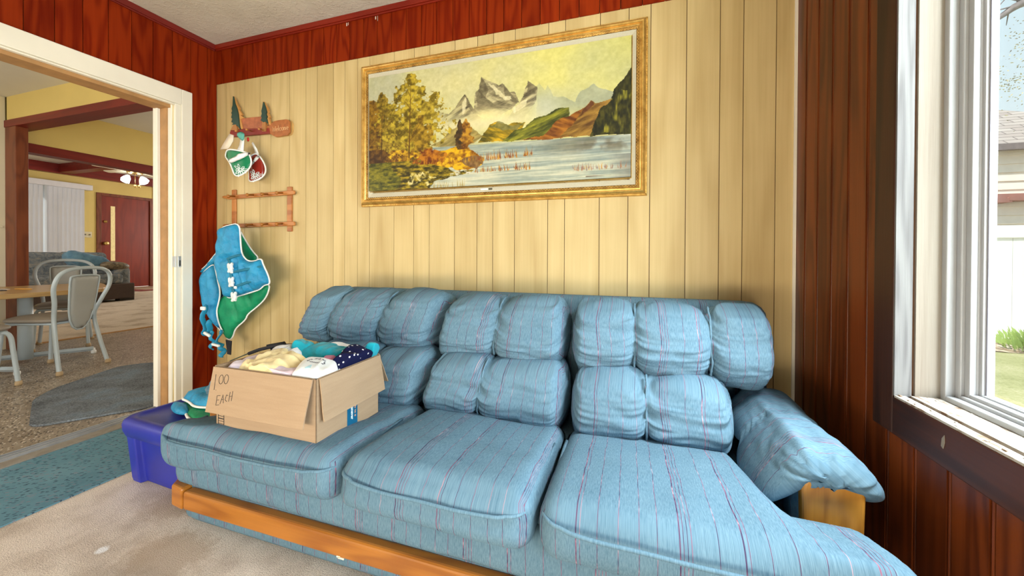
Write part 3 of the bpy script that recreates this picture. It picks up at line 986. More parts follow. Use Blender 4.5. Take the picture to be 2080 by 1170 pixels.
def back_pillow(name, x0, x1, yc, zc, hy, hz, tilt, seams, seed, depth=0.036, shl=0.0, shr=0.0):
    cx, hx = (x0 + x1) / 2, (x1 - x0) / 2
    cuts = sorted([x0] + list(seams) + [x1])

    def segment(x):
        for a, c in zip(cuts[:-1], cuts[1:]):
            if x <= c + 1e-6: return a, c
        return cuts[-2], cuts[-1]

    def disp(p, a):
        p = p.copy()
        x = p.x + cx
        s0, s1 = segment(x)
        q = max(-1.0, min(1.0, (2 * x - s0 - s1) / (s1 - s0)))
        bul = (1 - abs(q) ** 4.0) ** 0.60          # each ruched section bulges on its own
        edge = 1 - bul
        dseam = min(x - s0, s1 - x)
        out = (s0 == x0 and x - s0 < s1 - x) or (s1 == x1 and s1 - x < x - s0)
        # sections are shorter where they are gathered
        k = 1 - (0.14 if out else 0.09) * math.exp(-max(dseam, 0) / 0.028)
        p.z *= k
        n = Vector((0, p.y / hy, p.z / hz))
        if n.length > 1e-6: n.normalize()
        f = 1.0 if p.y < 0 else 0.35
        p += n * ((bul - 1) * depth * f * (1.25 if out else 1.0))
        # gathers run away from the stitched seams, irregular in length
        reach = 0.085 + 0.08 * nz(p.z * 14, s0 * 5, seed)
        e = math.exp(-max(dseam, 0) / max(reach, 0.03))
        th = p.z * 1.0 - p.y * 0.8
        g = nz(th * 46 + 2.0 * nz(x * 7, th * 5, seed), x * 5.0, seed + 0.5) + 0.5 * nz(th * 90, x * 9, seed + 2)
        lo = max(0.0, -a[2])
        drag = nz(x * 4 + th * 6, th * 30 + x * 10 * (1 if q > 0 else -1), seed + 7)
        p += n * (0.023 * g * e * min(1.0, 0.35 + dseam / 0.02) + 0.006 * drag * (0.30 + lo) + 0.010 * nz(x * 5.5, th * 5, seed + 5))
        wgt = (x - x0) / (x1 - x0)
        p.x += (shl * (1 - wgt) + shr * wgt) * a[2]
        if p.y < 0: p.z -= 0.016 * bul * (1 - min(1, abs(p.z / hz)) ** 2) + 0.010 * bul * lo
        return p

    def uvf(p, a):
        x = p.x + cx
        s0, s1 = segment(x)
        wob = 0.012 * nz(x * 3, p.z * 8, seed)
        return (cx + a[0] * hx + math.copysign(1 - max(abs(a[1]), abs(a[2])), a[0]) * hz + wob * (1 - abs(a[0]) ** 8), p.z - p.y)
    b = MB()
    nx = max(24, int((x1 - x0) / 0.0075))
    b.puff((cx, yc, zc), (hx - 0.003, hy, hz), (min(0.055, hx * .5), hy * 0.98, hz * 0.80), (nx, 22, 60), disp, uvf, Matrix.Rotation(tilt, 4, 'X'))
    o = b.build(name, BF, sofa, smooth=True)
    Rt = Matrix.Rotation(tilt, 4, 'X')
    for s in seams:
        pts = []
        for k in range(33):
            an = math.radians(62 - 124 * k / 32)
            z = hz * 0.87 * math.sin(an) / math.sin(math.radians(62)) * 0.94
            y = -(hy * (1 - abs(z / hz) ** 3.5) ** 0.5 - depth * 0.93)
            wgt = (s - x0) / (x1 - x0)
            p = Rt @ Vector((s - cx + (shl * (1 - wgt) + shr * wgt) * z / hz + 0.004 * nz(z * 30, s, seed), y, z - 0.004))
            pts.append((p.x + cx, p.y + yc, p.z + zc))
        bb = MB(); bb.tube(pts, [0.0040 + 0.0030 * nz(k * 2.3, s * 9) for k in range(33)], 6)
        bb.uv = [(p[0], p[2]) for p in bb.v]
        bb.build('seam', M['blue_plain'], o, smooth=True)
    return o


TL = math.radians(-14)
back_pillow('lower_back_cushion', -1.46, -0.845, 1.535, 0.466, 0.172, 0.143, TL, [-1.12], 11, 0.022, 0.0, 0.028)
back_pillow('lower_back_cushion', -0.842, -0.226, 1.530, 0.466, 0.172, 0.143, TL, [-0.57], 12, 0.022, 0.028, 0.0)
back_pillow('lower_back_cushion', -0.222, 0.352, 1.525, 0.458, 0.172, 0.143, TL, [0.06], 13, 0.022)
TU = math.radians(-20)
back_pillow('upper_back_pillow', -1.615, -0.832, 1.635, 0.705, 0.160, 0.152, TU, [-1.415, -1.125], 21, 0.036, 0.040, 0.026)
back_pillow('upper_back_pillow', -0.828, -0.242, 1.630, 0.695, 0.160, 0.158, TU, [-0.545], 22, 0.036, 0.026, 0.0)
back_pillow('upper_back_pillow', -0.236, 0.505, 1.630, 0.690, 0.160, 0.156, TU, [0.02, 0.285], 23)


def arm(sgn, cx, wob):
    # body below, oak facing, ruched pad on top
    b = MB()
    b.puff((cx, 1.475 + wob, 0.315), (0.074, 0.325, 0.165), (0.045, 0.030, 0.06), (12, 30, 14), None, lambda p, a: (p.y, p.z + p.x))
    ab = b.build('arm', BF, sofa, smooth=True)
    fc = [(x, 0.428 + (z - 0.428) * 1.05) for x, z in arc((cx, 0.428), 0.068, 8, 172, 16)] + [(cx - 0.064, 0.30), (cx + 0.064, 0.30)]
    b = MB(); b.prism(fc, 1.125 + wob, 1.155 + wob, lambda x, z, h: (x, h, z))
    b.build('arm_facing', M['oak_v'], sofa, bevel=0.009, seg=3)
    y0, y1 = 1.108 + wob, 1.67
    cy, hy = (y0 + y1) / 2, (y1 - y0) / 2
    seam = 1.405

    def disp(p, a):
        p = p.copy()
        y = p.y + cy
        s = math.exp(-abs(y - seam) / 0.030)
        ed = math.exp(-(y - y0) / 0.028)
        k = 1 - 0.17 * s - 0.12 * ed
        p.z *= k; p.x *= 1 - 0.05 * s
        if y > seam: p.x *= 0.94
        sd = abs(p.x) / 0.13
        inner = p.x * sgn < 0
        dr = max(0.0, sd - 0.30)
        p.z -= (0.150 if inner else 0.062) * dr ** 1.15 * (1.0 if y < seam else 0.7)
        if y < seam: p += Vector((p.x / 0.13, 0, p.z / 0.06)) * 0.010 * (1 - ((y - (y0 + seam) / 2) / ((seam - y0) / 2)) ** 2)
        n = Vector((p.x / 0.14, 0, p.z / 0.06))
        if n.length > 1e-6: n.normalize()
        th = math.atan2(p.x, p.z + 0.02)
        g = 0.011 * s * nz(th * 7, y * 14, 7) + 0.016 * math.exp(-(y - y0) / 0.05) * nz(th * 5.5, y * 12, 3)
        g += 0.010 * nz(y * 7, th * 1.5, 8 + sgn) + 0.004 * nz(y * 22, th * 3, 9)
        p += n * g
        if ed > 0.2 and abs(p.x) < 0.12: p.y += 0.012 * nz(th * 4, 2.0, 1)
        return p
    b = MB()
    b.puff((cx - 0.016 * sgn, cy, 0.484), (0.134, hy, 0.050), (0.11, 0.060, 0.048), (36, 64, 16), disp, lambda p, a: (cy + a[1] * hy + 0.10 * p.x * (1 - abs(a[1]) ** 6), p.x + p.z))
    b.build('arm_pad', BF, sofa, smooth=True)


arm(1, 0.490, 0)
arm(-1, -1.604, -0.030)

# traced outlines, metres (x, z)
VEST_FRONT = [(-2.561, 1.199), (-2.482, 1.216), (-2.393, 1.226), (-2.384, 1.127), (-2.377, 1.049), (-2.357, 1.011), (-2.317, 0.983), (-2.259, 0.983), (-2.203, 1.003), (-2.189, 0.961), (-2.147, 0.899), (-2.13, 0.841), (-2.18, 0.836), (-2.214, 0.807), (-2.254, 0.795), (-2.363, 0.766), (-2.452, 0.745), (-2.5, 0.743), (-2.528, 0.786), (-2.565, 0.873), (-2.59, 0.952), (-2.586, 1.031), (-2.57, 1.111)]
VEST_LINING = [(-2.733, 0.668), (-2.707, 0.707), (-2.623, 0.765), (-2.461, 0.807), (-2.34, 0.829), (-2.244, 0.836), (-2.256, 0.778), (-2.293, 0.724), (-2.364, 0.672), (-2.443, 0.623), (-2.455, 0.587), (-2.554, 0.522), (-2.573, 0.465), (-2.604, 0.44), (-2.636, 0.452), (-2.688, 0.522), (-2.724, 0.585)]
VEST_NECK = [(-2.554, 1.207), (-2.526, 1.179), (-2.464, 1.096), (-2.415, 1.042), (-2.361, 1.001), (-2.415, 0.96), (-2.47, 0.958), (-2.533, 1.005), (-2.558, 1.078)]
VEST_LEFT = [(-2.696, 0.963), (-2.68, 0.913), (-2.659, 0.84), (-2.636, 0.768), (-2.655, 0.695), (-2.677, 0.639), (-2.655, 0.558), (-2.608, 0.493), (-2.643, 0.513), (-2.726, 0.581), (-2.798, 0.67), (-2.817, 0.799), (-2.824, 0.873), (-2.778, 0.92)]
VEST_SHOULDER = [(-2.882, 0.908), (-2.822, 0.937), (-2.743, 1.008), (-2.701, 1.045), (-2.675, 1.087), (-2.683, 1.022), (-2.701, 0.976), (-2.726, 0.953), (-2.795, 0.929), (-2.855, 0.881)]
VEST_INNER = [(-2.767, 0.994), (-2.708, 1.041), (-2.676, 0.8), (-2.657, 0.726), (-2.715, 0.677), (-2.748, 0.76)]
V_SHOULDER_EDGE = [(-2.771, 0.913), (-2.739, 0.918), (-2.688, 0.937), (-2.621, 0.965), (-2.606, 1.014), (-2.593, 1.04), (-2.572, 1.102)]
V_LEFT_EDGE = [(-2.684, 0.917), (-2.659, 0.891)]
V_BUCKLES = [(-2.399, 0.943), (-2.391, 0.853), (-2.368, 0.761)]
V_STRAPA = [(-2.436, 0.996), (-2.383, 1.011), (-2.325, 1.022)]
V_STRAPB = [(-2.383, 0.915), (-2.302, 0.927), (-2.223, 0.942), (-2.154, 0.956)]
V_STRAPC = [(-2.36, 0.824), (-2.279, 0.848), (-2.189, 0.871), (-2.104, 0.888)]
V_WEB1 = [(-2.427, 1.002), (-2.415, 0.964), (-2.406, 0.896), (-2.401, 0.87), (-2.389, 0.802), (-2.375, 0.777)]
V_HANG1 = [(-2.68, 0.679), (-2.682, 0.595), (-2.688, 0.492), (-2.652, 0.503), (-2.615, 0.588)]
V_HANG2 = [(-2.627, 0.513), (-2.6, 0.467), (-2.605, 0.435), (-2.621, 0.399)]
V_HANG3 = [(-2.535, 0.524), (-2.555, 0.444), (-2.522, 0.433), (-2.51, 0.403), (-2.519, 0.361)]
V_BUCK_L = [(-2.668, 0.67), (-2.631, 0.502), (-2.551, 0.438)]
V_BLACK = [(-2.579, 0.453), (-2.525, 0.448), (-2.533, 0.355), (-2.564, 0.358)]
G_BRIM = [(-2.598, 1.687), (-2.563, 1.712), (-2.525, 1.718), (-2.442, 1.705), (-2.38, 1.689), (-2.365, 1.653), (-2.365, 1.61), (-2.383, 1.574), (-2.413, 1.546), (-2.446, 1.536), (-2.469, 1.547), (-2.491, 1.597), (-2.514, 1.631), (-2.54, 1.652)]
G_BAND = [(-2.512, 1.645), (-2.451, 1.658), (-2.418, 1.685), (-2.355, 1.692), (-2.363, 1.678), (-2.403, 1.646), (-2.451, 1.626), (-2.487, 1.619)]
G_STRAP_F = [(-2.467, 1.698), (-2.437, 1.739), (-2.425, 1.79), (-2.397, 1.785), (-2.402, 1.726), (-2.405, 1.696)]
G_STRAP_B = [(-2.612, 1.726), (-2.573, 1.774), (-2.527, 1.823), (-2.492, 1.811), (-2.496, 1.773), (-2.527, 1.736), (-2.546, 1.725)]
G_CLIP = [(-2.463, 1.807), (-2.433, 1.829), (-2.388, 1.814), (-2.387, 1.789), (-2.399, 1.761), (-2.425, 1.776)]
G_PRINT = [(-2.458, 1.585), (-2.443, 1.603), (-2.421, 1.578), (-2.428, 1.61), (-2.41, 1.596), (-2.384, 1.599), (-2.402, 1.584), (-2.388, 1.575), (-2.413, 1.572), (-2.399, 1.555), (-2.421, 1.564), (-2.428, 1.546), (-2.443, 1.56), (-2.462, 1.556)]
R_BRIM = [(-2.458, 1.675), (-2.405, 1.696), (-2.375, 1.699), (-2.346, 1.65), (-2.335, 1.6), (-2.342, 1.557), (-2.368, 1.526), (-2.413, 1.512), (-2.458, 1.525), (-2.488, 1.555), (-2.481, 1.605)]
R_BAND = [(-2.43, 1.595), (-2.4, 1.637), (-2.381, 1.674), (-2.355, 1.693), (-2.358, 1.664), (-2.4, 1.62), (-2.431, 1.595)]
R_STRAP = [(-2.401, 1.679), (-2.409, 1.732), (-2.435, 1.776), (-2.424, 1.782), (-2.39, 1.736), (-2.374, 1.699)]
R_CLIP = [(-2.475, 1.816), (-2.455, 1.818), (-2.447, 1.79), (-2.47, 1.787)]
R_PRINT = [(-2.441, 1.568), (-2.422, 1.58), (-2.4, 1.562), (-2.392, 1.597), (-2.377, 1.574), (-2.344, 1.575), (-2.366, 1.563), (-2.348, 1.554), (-2.366, 1.549), (-2.355, 1.532), (-2.377, 1.542), (-2.385, 1.523), (-2.403, 1.541), (-2.422, 1.531), (-2.426, 1.55)]
TREE1 = [(-2.644, 2.128), (-2.631, 2.081), (-2.611, 2.041), (-2.599, 2.002), (-2.594, 1.972), (-2.587, 1.919), (-2.579, 1.892), (-2.605, 1.921), (-2.611, 1.918), (-2.652, 1.931), (-2.642, 1.941), (-2.66, 1.95), (-2.65, 1.971), (-2.661, 1.982), (-2.653, 2.002), (-2.66, 2.014), (-2.652, 2.025), (-2.657, 2.043), (-2.648, 2.066)]
TREE1E = [(-2.656, 2.135), (-2.625, 2.079), (-2.597, 2.043), (-2.605, 2.038), (-2.569, 1.996), (-2.584, 1.992), (-2.552, 1.971), (-2.585, 1.966), (-2.563, 1.891), (-2.597, 1.895), (-2.649, 1.94), (-2.662, 2.071)]
TREE2 = [(-2.364, 2.056), (-2.347, 2.019), (-2.336, 1.984), (-2.341, 1.973), (-2.331, 1.95), (-2.338, 1.948), (-2.326, 1.904), (-2.343, 1.922), (-2.362, 1.918), (-2.387, 1.933), (-2.377, 1.949), (-2.384, 1.961), (-2.376, 1.977), (-2.381, 1.995), (-2.373, 2.017)]
TREE2E = [(-2.373, 2.063), (-2.345, 2.026), (-2.329, 1.993), (-2.337, 1.985), (-2.314, 1.949), (-2.326, 1.947), (-2.308, 1.897), (-2.335, 1.905), (-2.36, 1.925), (-2.382, 1.982)]
PLANK = [(-2.595, 1.973), (-2.39, 1.967), (-2.38, 1.881), (-2.595, 1.895)]
RAIL = [(-2.689, 1.879), (-2.678, 1.902), (-2.625, 1.902), (-2.322, 1.879), (-2.314, 1.841), (-2.549, 1.848), (-2.674, 1.851)]
PADDLE = [(-2.379, 1.879), (-2.363, 1.892), (-2.318, 1.902), (-2.284, 1.921), (-2.244, 1.924), (-2.178, 1.923), (-2.156, 1.916), (-2.148, 1.901), (-2.148, 1.835), (-2.167, 1.817), (-2.266, 1.814), (-2.292, 1.826), (-2.318, 1.84), (-2.363, 1.858)]
PADDLE_BACK = [(-2.3, 1.923), (-2.182, 1.927), (-2.149, 1.913), (-2.135, 1.892), (-2.137, 1.848), (-2.149, 1.824), (-2.182, 1.818), (-2.278, 1.816)]
TRUNK2 = [(-2.377, 1.926), (-2.345, 1.92), (-2.345, 1.856), (-2.377, 1.859)]
TRUNK1 = [(-2.666, 1.894), (-2.637, 1.929), (-2.613, 1.927), (-2.601, 1.887)]
COAT_PEGS = [(-2.477, 1.871), (-2.365, 1.865), (-2.577, 1.872), (-2.534, 1.836)]
WELCOME = [(-2.292, 1.891), (-2.14, 1.881), (-2.282, 1.845), (-2.144, 1.848)]

# ---------------------------------------------------------------- painting
def vnoise(U, V, fx, fy, seed, octv=4):
    rs = np.random.RandomState(seed)
    out = np.zeros_like(U); amp = 1.0; tot = 0.0
    for o in range(octv):
        L = rs.rand(64, 64)
        x = U * fx * 2 ** o; y = V * fy * 2 ** o
        xi = np.floor(x).astype(int); yi = np.floor(y).astype(int)
        xf = x - xi; yf = y - yi
        xf = xf * xf * (3 - 2 * xf); yf = yf * yf * (3 - 2 * yf)
        g = lambda a, c: L[(yi + c) % 64, (xi + a) % 64]
        out += amp * ((g(0, 0) * (1 - xf) + g(1, 0) * xf) * (1 - yf) + (g(0, 1) * (1 - xf) + g(1, 1) * xf) * yf)
        tot += amp; amp *= 0.55
    return out / tot


def srgb(c):
    c = np.asarray(c, float) / 255.0
    return np.where(c <= 0.04045, c / 12.92, ((c + 0.055) / 1.055) ** 2.4)


PX0, PX1, PZ0, PZ1 = -1.515, 0.002, 1.413, 2.098
NUX, NUY = 540, 244
U, V = np.meshgrid((np.arange(NUX) + 0.5) / NUX, (np.arange(NUY) + 0.5) / NUY)
ASP = (PX1 - PX0) / (PZ1 - PZ0)
n_big = vnoise(U, V, 4, 2, 1); n_mid = vnoise(U, V, 22, 11, 2); n_fin = vnoise(U, V, 90, 45, 3, 3); n_str = vnoise(U, V, 10, 80, 5, 3); n_dia = vnoise(U + V * 0.5, V - U * 0.9, 14, 40, 6, 4)
n_dib = vnoise(U - V * 0.5, V + U * 0.9, 16, 44, 7, 4)
IMG = np.zeros((NUY, NUX, 3))


def lerp3(a, b, t): return np.asarray(a)[None, None, :] * (1 - t[..., None]) + np.asarray(b)[None, None, :] * t[..., None]


def clamp01(x): return np.clip(x, 0, 1)


def poly_mask(poly, rag=0.012, seed=11, f=30):
    du = (vnoise(U, V, f, f * .5, seed, 3) - 0.5) * rag * 2; dv = (vnoise(U, V, f, f * .5, seed + 1, 3) - 0.5) * rag * 4
    x, y = U + du, V + dv
    c = np.zeros(U.shape, bool); n = len(poly); j = n - 1
    for i in range(n):
        xi, yi = poly[i]; xj, yj = poly[j]
        if yi != yj: c ^= ((yi > y) != (yj > y)) & (x < (xj - xi) * (y - yi) / (yj - yi) + xi)
        j = i
    return c.astype(float)


def put(mask, col):
    global IMG
    IMG = IMG * (1 - mask[..., None]) + col * mask[..., None]


# sky
t = clamp01(n_big * 1.8 - 0.45)
sky = lerp3((178, 178, 150), (222, 212, 128), t)
t2 = clamp01((U - 0.55) * 1.6) * clamp01(V * 1.6 - 0.6)
sky = sky * (1 - 0.5 * t2[..., None]) + np.array((196, 196, 96))[None, None] * 0.5 * t2[..., None]
t3 = np.exp(-((U - 0.36) / 0.22) ** 2 - ((V - 0.85) / 0.2) ** 2)
sky = sky * (1 - 0.55 * t3[..., None]) + np.array((226, 214, 150))[None, None] * 0.55 * t3[..., None]
IMG = sky + (n_fin[..., None] - 0.5) * 12
# misty far range
mist = clamp01((V - 0.35) / 0.3)
put(poly_mask([(0.687, 0.714), (0.699, 0.75), (0.717, 0.692), (0.73, 0.723), (0.748, 0.633), (0.781, 0.625), (0.82, 0.576), (0.842, 0.647), (0.882, 0.692), (0.911, 0.648), (0.944, 0.619), (0.95, 0.536), (0.877, 0.449), (0.69, 0.483)], 0.006, 20) * (0.30 + 0.55 * clamp01((U - 0.70) * 3.5)) * clamp01((V - 0.44) / 0.12), lerp3((166, 170, 150), (112, 122, 116), n_mid))
rock = lerp3((74, 66, 48), (196, 182, 134), clamp01(n_dia * 2.6 - 0.75))
rock2 = lerp3((86, 78, 58), (226, 214, 164), clamp01(n_dib * 2.6 - 0.72))
for key, pl_ in (('l', [(0.279, 0.561), (0.316, 0.627), (0.352, 0.598), (0.381, 0.649), (0.419, 0.743), (0.444, 0.655), (0.465, 0.579), (0.492, 0.531), (0.451, 0.483), (0.309, 0.511)]),
                 ('m', [(0.454, 0.595), (0.461, 0.749), (0.478, 0.773), (0.484, 0.863), (0.508, 0.827), (0.539, 0.797), (0.552, 0.773), (0.565, 0.789), (0.588, 0.715), (0.611, 0.711), (0.627, 0.631), (0.598, 0.576), (0.559, 0.543), (0.492, 0.545)]),
                 ('r', [(0.624, 0.61), (0.642, 0.66), (0.649, 0.725), (0.658, 0.776), (0.677, 0.744), (0.693, 0.72), (0.687, 0.621), (0.662, 0.535), (0.624, 0.476), (0.585, 0.51)])):
    m = poly_mask(pl_, 0.004, 31 + ord(key), 40)
    fade = clamp01((V - 0.50) / 0.10) if key != 'l' else clamp01((V - 0.49) / 0.09) * (0.45 + 0.55 * clamp01((U - 0.34) * 12))
    put(m * fade, rock if key != 'm' else rock * 0.5 + rock2 * 0.5)
for pl_ in ([(0.419, 0.743), (0.444, 0.655), (0.476, 0.560), (0.450, 0.585), (0.428, 0.658)],
            [(0.478, 0.773), (0.484, 0.863), (0.495, 0.818), (0.512, 0.755), (0.500, 0.70), (0.482, 0.701)],
            [(0.461, 0.74), (0.478, 0.76), (0.52, 0.66), (0.553, 0.6), (0.512, 0.60), (0.470, 0.60)],
            [(0.658, 0.776), (0.693, 0.72), (0.682, 0.676), (0.655, 0.690)],
            [(0.565, 0.789), (0.592, 0.713), (0.624, 0.631), (0.600, 0.640), (0.572, 0.719)]):
    put(poly_mask(pl_, 0.006, 61, 40) * 0.62, lerp3((64, 58, 44), (122, 110, 78), n_fin))
for pl_ in ([(0.505, 0.80), (0.535, 0.775), (0.56, 0.73), (0.60, 0.66), (0.575, 0.66), (0.54, 0.72)],
            [(0.405, 0.66), (0.42, 0.71), (0.43, 0.62), (0.41, 0.58)], [(0.60, 0.59), (0.63, 0.62), (0.66, 0.66), (0.645, 0.58), (0.615, 0.53)]):
    put(poly_mask(pl_, 0.012, 67, 40) * 0.75, lerp3((214, 200, 144), (246, 238, 202), n_fin))
# valley mist
mm = np.exp(-((V - 0.50 - 0.03 * (n_mid - .5)) / 0.060) ** 2) * clamp01((U - 0.24) * 6) * clamp01((0.78 - U) * 6)
put(mm * 0.85, lerp3((212, 202, 158), (238, 226, 182), n_mid))
mm = np.exp(-((U - 0.50) / 0.06) ** 2 - ((V - 0.56) / 0.05) ** 2)
put(clamp01(mm) * 0.85, np.ones_like(IMG) * np.array((242, 226, 160)))
mm = np.exp(-((U - 0.72) / 0.05) ** 2 - ((V - 0.56) / 0.10) ** 2)
put(clamp01(mm) * 0.6, np.ones_like(IMG) * np.array((198, 200, 180)))
# hills
def hill(pl_, a, b_, seed, nn, al=1.0, rag=0.005):
    put(poly_mask(pl_, rag, seed, 40) * al, lerp3(a, b_, clamp01(nn * 2.2 - 0.6)))
hill([(0.28, 0.346), (0.33, 0.405), (0.367, 0.471), (0.409, 0.506), (0.465, 0.438), (0.492, 0.39), (0.46, 0.345), (0.352, 0.327)], (116, 100, 50), (182, 158, 84), 71, n_dia, 0.85)
hill([(0.472, 0.341), (0.499, 0.416), (0.519, 0.483), (0.546, 0.498), (0.586, 0.456), (0.611, 0.477), (0.65, 0.463), (0.62, 0.372), (0.582, 0.332)], (78, 72, 22), (214, 172, 34), 73, n_dib)
put(poly_mask([(0.519, 0.46), (0.546, 0.498), (0.60, 0.456), (0.65, 0.463), (0.62, 0.41), (0.56, 0.43)], 0.01, 74) * 0.75, lerp3((92, 94, 52), (132, 126, 82), n_fin))
hill([(0.566, 0.333), (0.611, 0.41), (0.65, 0.43), (0.687, 0.489), (0.724, 0.501), (0.766, 0.544), (0.802, 0.541), (0.80, 0.458), (0.75, 0.35), (0.675, 0.324)], (52, 58, 22), (154, 150, 46), 75, n_dia)
hill([(0.637, 0.33), (0.712, 0.351), (0.761, 0.448), (0.796, 0.479), (0.849, 0.519), (0.857, 0.457), (0.80, 0.33), (0.73, 0.316)], (92, 46, 16), (172, 110, 34), 77, n_dib)
hill([(0.765, 0.324), (0.808, 0.4), (0.831, 0.458), (0.849, 0.519), (0.874, 0.575), (0.9, 0.544), (0.944, 0.571), (0.95, 0.437), (0.878, 0.317)], (88, 58, 22), (168, 128, 54), 79, n_dia)
put(poly_mask([(0.835, 0.455), (0.849, 0.519), (0.874, 0.575), (0.885, 0.555), (0.862, 0.50)], 0.008, 80) * 0.8, lerp3((74, 36, 18), (112, 62, 34), n_fin))
hill([(0.872, 0.315), (0.888, 0.435), (0.905, 0.506), (0.939, 0.559), (0.949, 0.644), (0.976, 0.697), (1.01, 0.80), (1.01, 0.300)], (24, 26, 12), (72, 68, 22), 81, vnoise(U, V, 90, 22, 9, 3))
put(poly_mask([(0.89, 0.32), (0.90, 0.42), (0.96, 0.60), (1.01, 0.62), (1.01, 0.31)], 0.03, 83) * clamp01(vnoise(U, V, 110, 14, 10, 2) * 3 - 1.55), np.ones_like(IMG) * np.array((146, 138, 42)))
# lake
hz = 0.352 - 0.046 * U
lake = clamp01((hz - V) / 0.006)
lcol = lerp3((132, 146, 138), (206, 204, 176), clamp01(n_str * 1.8 - 0.45 + (0.20 - V) * 1.6))
lcol = lcol * (1 - clamp01((U - 0.45) * 1.2)[..., None] * 0.3 * clamp01(V * 4)[..., None]) + np.array((116, 128, 140))[None, None] * clamp01((U - 0.45) * 1.2)[..., None] * 0.3 * clamp01(V * 4)[..., None]
put(lake * (U > 0.1), lcol)
rf = np.exp(-((V - hz + 0.055) / 0.055) ** 2) * clamp01((U - 0.66) * 5) * clamp01((n_mid - 0.36) * 5) * (V < hz)
put(clamp01(rf) * 0.62, lerp3((92, 66, 62), (84, 80, 44), n_mid))
wl = (V < hz) * clamp01(vnoise(U, V, 3, 70, 15, 2) * 4 - 2.7)
put(wl * 0.7, np.ones_like(IMG) * np.array((222, 222, 206)))
put((V < hz) * clamp01((U - .93) * 14) * (V < .17) * .6, np.ones_like(IMG) * np.array((112, 110, 104)))
# land at the lower left
put(poly_mask([(-0.01, 0.352), (0.045, 0.322), (0.118, 0.303), (0.18, 0.279), (0.249, 0.254), (0.324, 0.185), (0.381, 0.121), (0.455, 0.121), (0.445, 0.095), (0.353, 0.082), (0.295, 0.05), (0.270, -0.02), (-0.01, -0.02)], 0.008, 91), lerp3((52, 46, 10), (176, 150, 34), clamp01(vnoise(U, V, 50, 60, 12, 4) * 2.6 - 0.85)))
put(poly_mask([(-0.01, 0.30), (0.10, 0.25), (0.16, 0.10), (0.12, -0.02), (-0.01, -0.02)], 0.03, 93) * 0.45, lerp3((44, 60, 14), (122, 128, 30), n_fin))
put(poly_mask([(0.219, 0.273), (0.272, 0.28), (0.324, 0.31), (0.381, 0.323), (0.416, 0.317), (0.465, 0.268), (0.5, 0.206), (0.493, 0.165), (0.465, 0.146), (0.396, 0.131), (0.309, 0.186)], 0.010, 95), lerp3((122, 72, 14), (228, 176, 26), clamp01(vnoise(U, V, 60, 40, 13, 3) * 2.4 - 0.5)))
put(poly_mask([(0.40, 0.20), (0.455, 0.25), (0.50, 0.206), (0.493, 0.160), (0.44, 0.14)], 0.016, 97) * 0.8, lerp3((74, 52, 42), (142, 108, 82), n_fin))
put(poly_mask([(0.18, 0.11), (0.26, 0.13), (0.30, 0.07), (0.25, 0.03), (0.18, 0.05)], 0.02, 98) * clamp01(n_fin * 4 - 1.7), np.ones_like(IMG) * np.array((222, 206, 138)))
put(poly_mask([(0.36, 0.125), (0.45, 0.12), (0.445, 0.095), (0.36, 0.092)], 0.01, 99) * clamp01(n_fin * 4 - 1.5), np.ones_like(IMG) * np.array((206, 200, 176)))


def foliage(cx, base, top, w0, w1, dark, light, seed, dens=1.7, lean=0.0, bulge=0.35):
    h = clamp01((V - base) / (top - base))
    xc = cx + lean * h
    prof = w0 * (1 - h) ** 0.75 * (0.55 + 1.2 * np.minimum(h / bulge, 1)) + w1
    d = np.abs(U - xc) / prof
    nn = vnoise(U, V, 64, 34, seed, 4)
    m = ((V > base) & (V < top)) * clamp01((1.18 - d - (nn * dens - dens * 0.5) * 1.5) * 6)
    lt = clamp01(vnoise(U, V, 70, 36, seed + 1, 3) * 2.4 - 0.65 + (U - xc) / w0 * 0.10)
    put(clamp01(m), lerp3(dark, light, lt))


foliage(0.060, 0.28, 0.86, 0.062, 0.004, (74, 58, 12), (168, 140, 40), 101)
foliage(0.005, 0.28, 0.80, 0.05, 0.010, (72, 46, 10), (150, 112, 24), 105)
foliage(0.105, 0.30, 0.68, 0.034, 0.004, (92, 72, 14), (174, 146, 46), 107)
foliage(0.188, 0.27, 0.985, 0.085, 0.006, (92, 76, 12), (198, 172, 52), 111, 2.4)
foliage(0.255, 0.55, 0.80, 0.030, 0.006, (112, 94, 20), (196, 170, 56), 113, 2.0, 0.045)
foliage(0.235, 0.28, 0.62, 0.030, 0.008, (88, 66, 12), (176, 140, 36), 115)
foliage(0.400, 0.30, 0.545, 0.012, 0.003, (52, 38, 22), (92, 66, 30), 117, 1.2)
foliage(0.425, 0.30, 0.545, 0.015, 0.003, (96, 56, 20), (192, 140, 40), 119, 1.6)
foliage(0.14, 0.24, 0.34, 0.05, 0.02, (96, 56, 14), (222, 176, 34), 121)
foliage(0.03, 0.24, 0.36, 0.06, 0.02, (58, 34, 10), (112, 76, 18), 123)
foliage(0.275, 0.20, 0.33, 0.03, 0.02, (96, 40, 12), (188, 118, 24), 125)


def stroke(x0, y0, x1, y1, w, col, al=1.0):
    dx, dy = x1 - x0, y1 - y0
    L = dx * dx + dy * dy
    tt = clamp01(((U - x0) * dx + (V - y0) * dy) / L)
    d = np.sqrt(((U - x0 - tt * dx) * ASP) ** 2 + (V - y0 - tt * dy) ** 2)
    put(clamp01((w * (1.0 - 0.7 * tt) - d) / 0.004) * al, np.ones_like(IMG) * np.array(col))


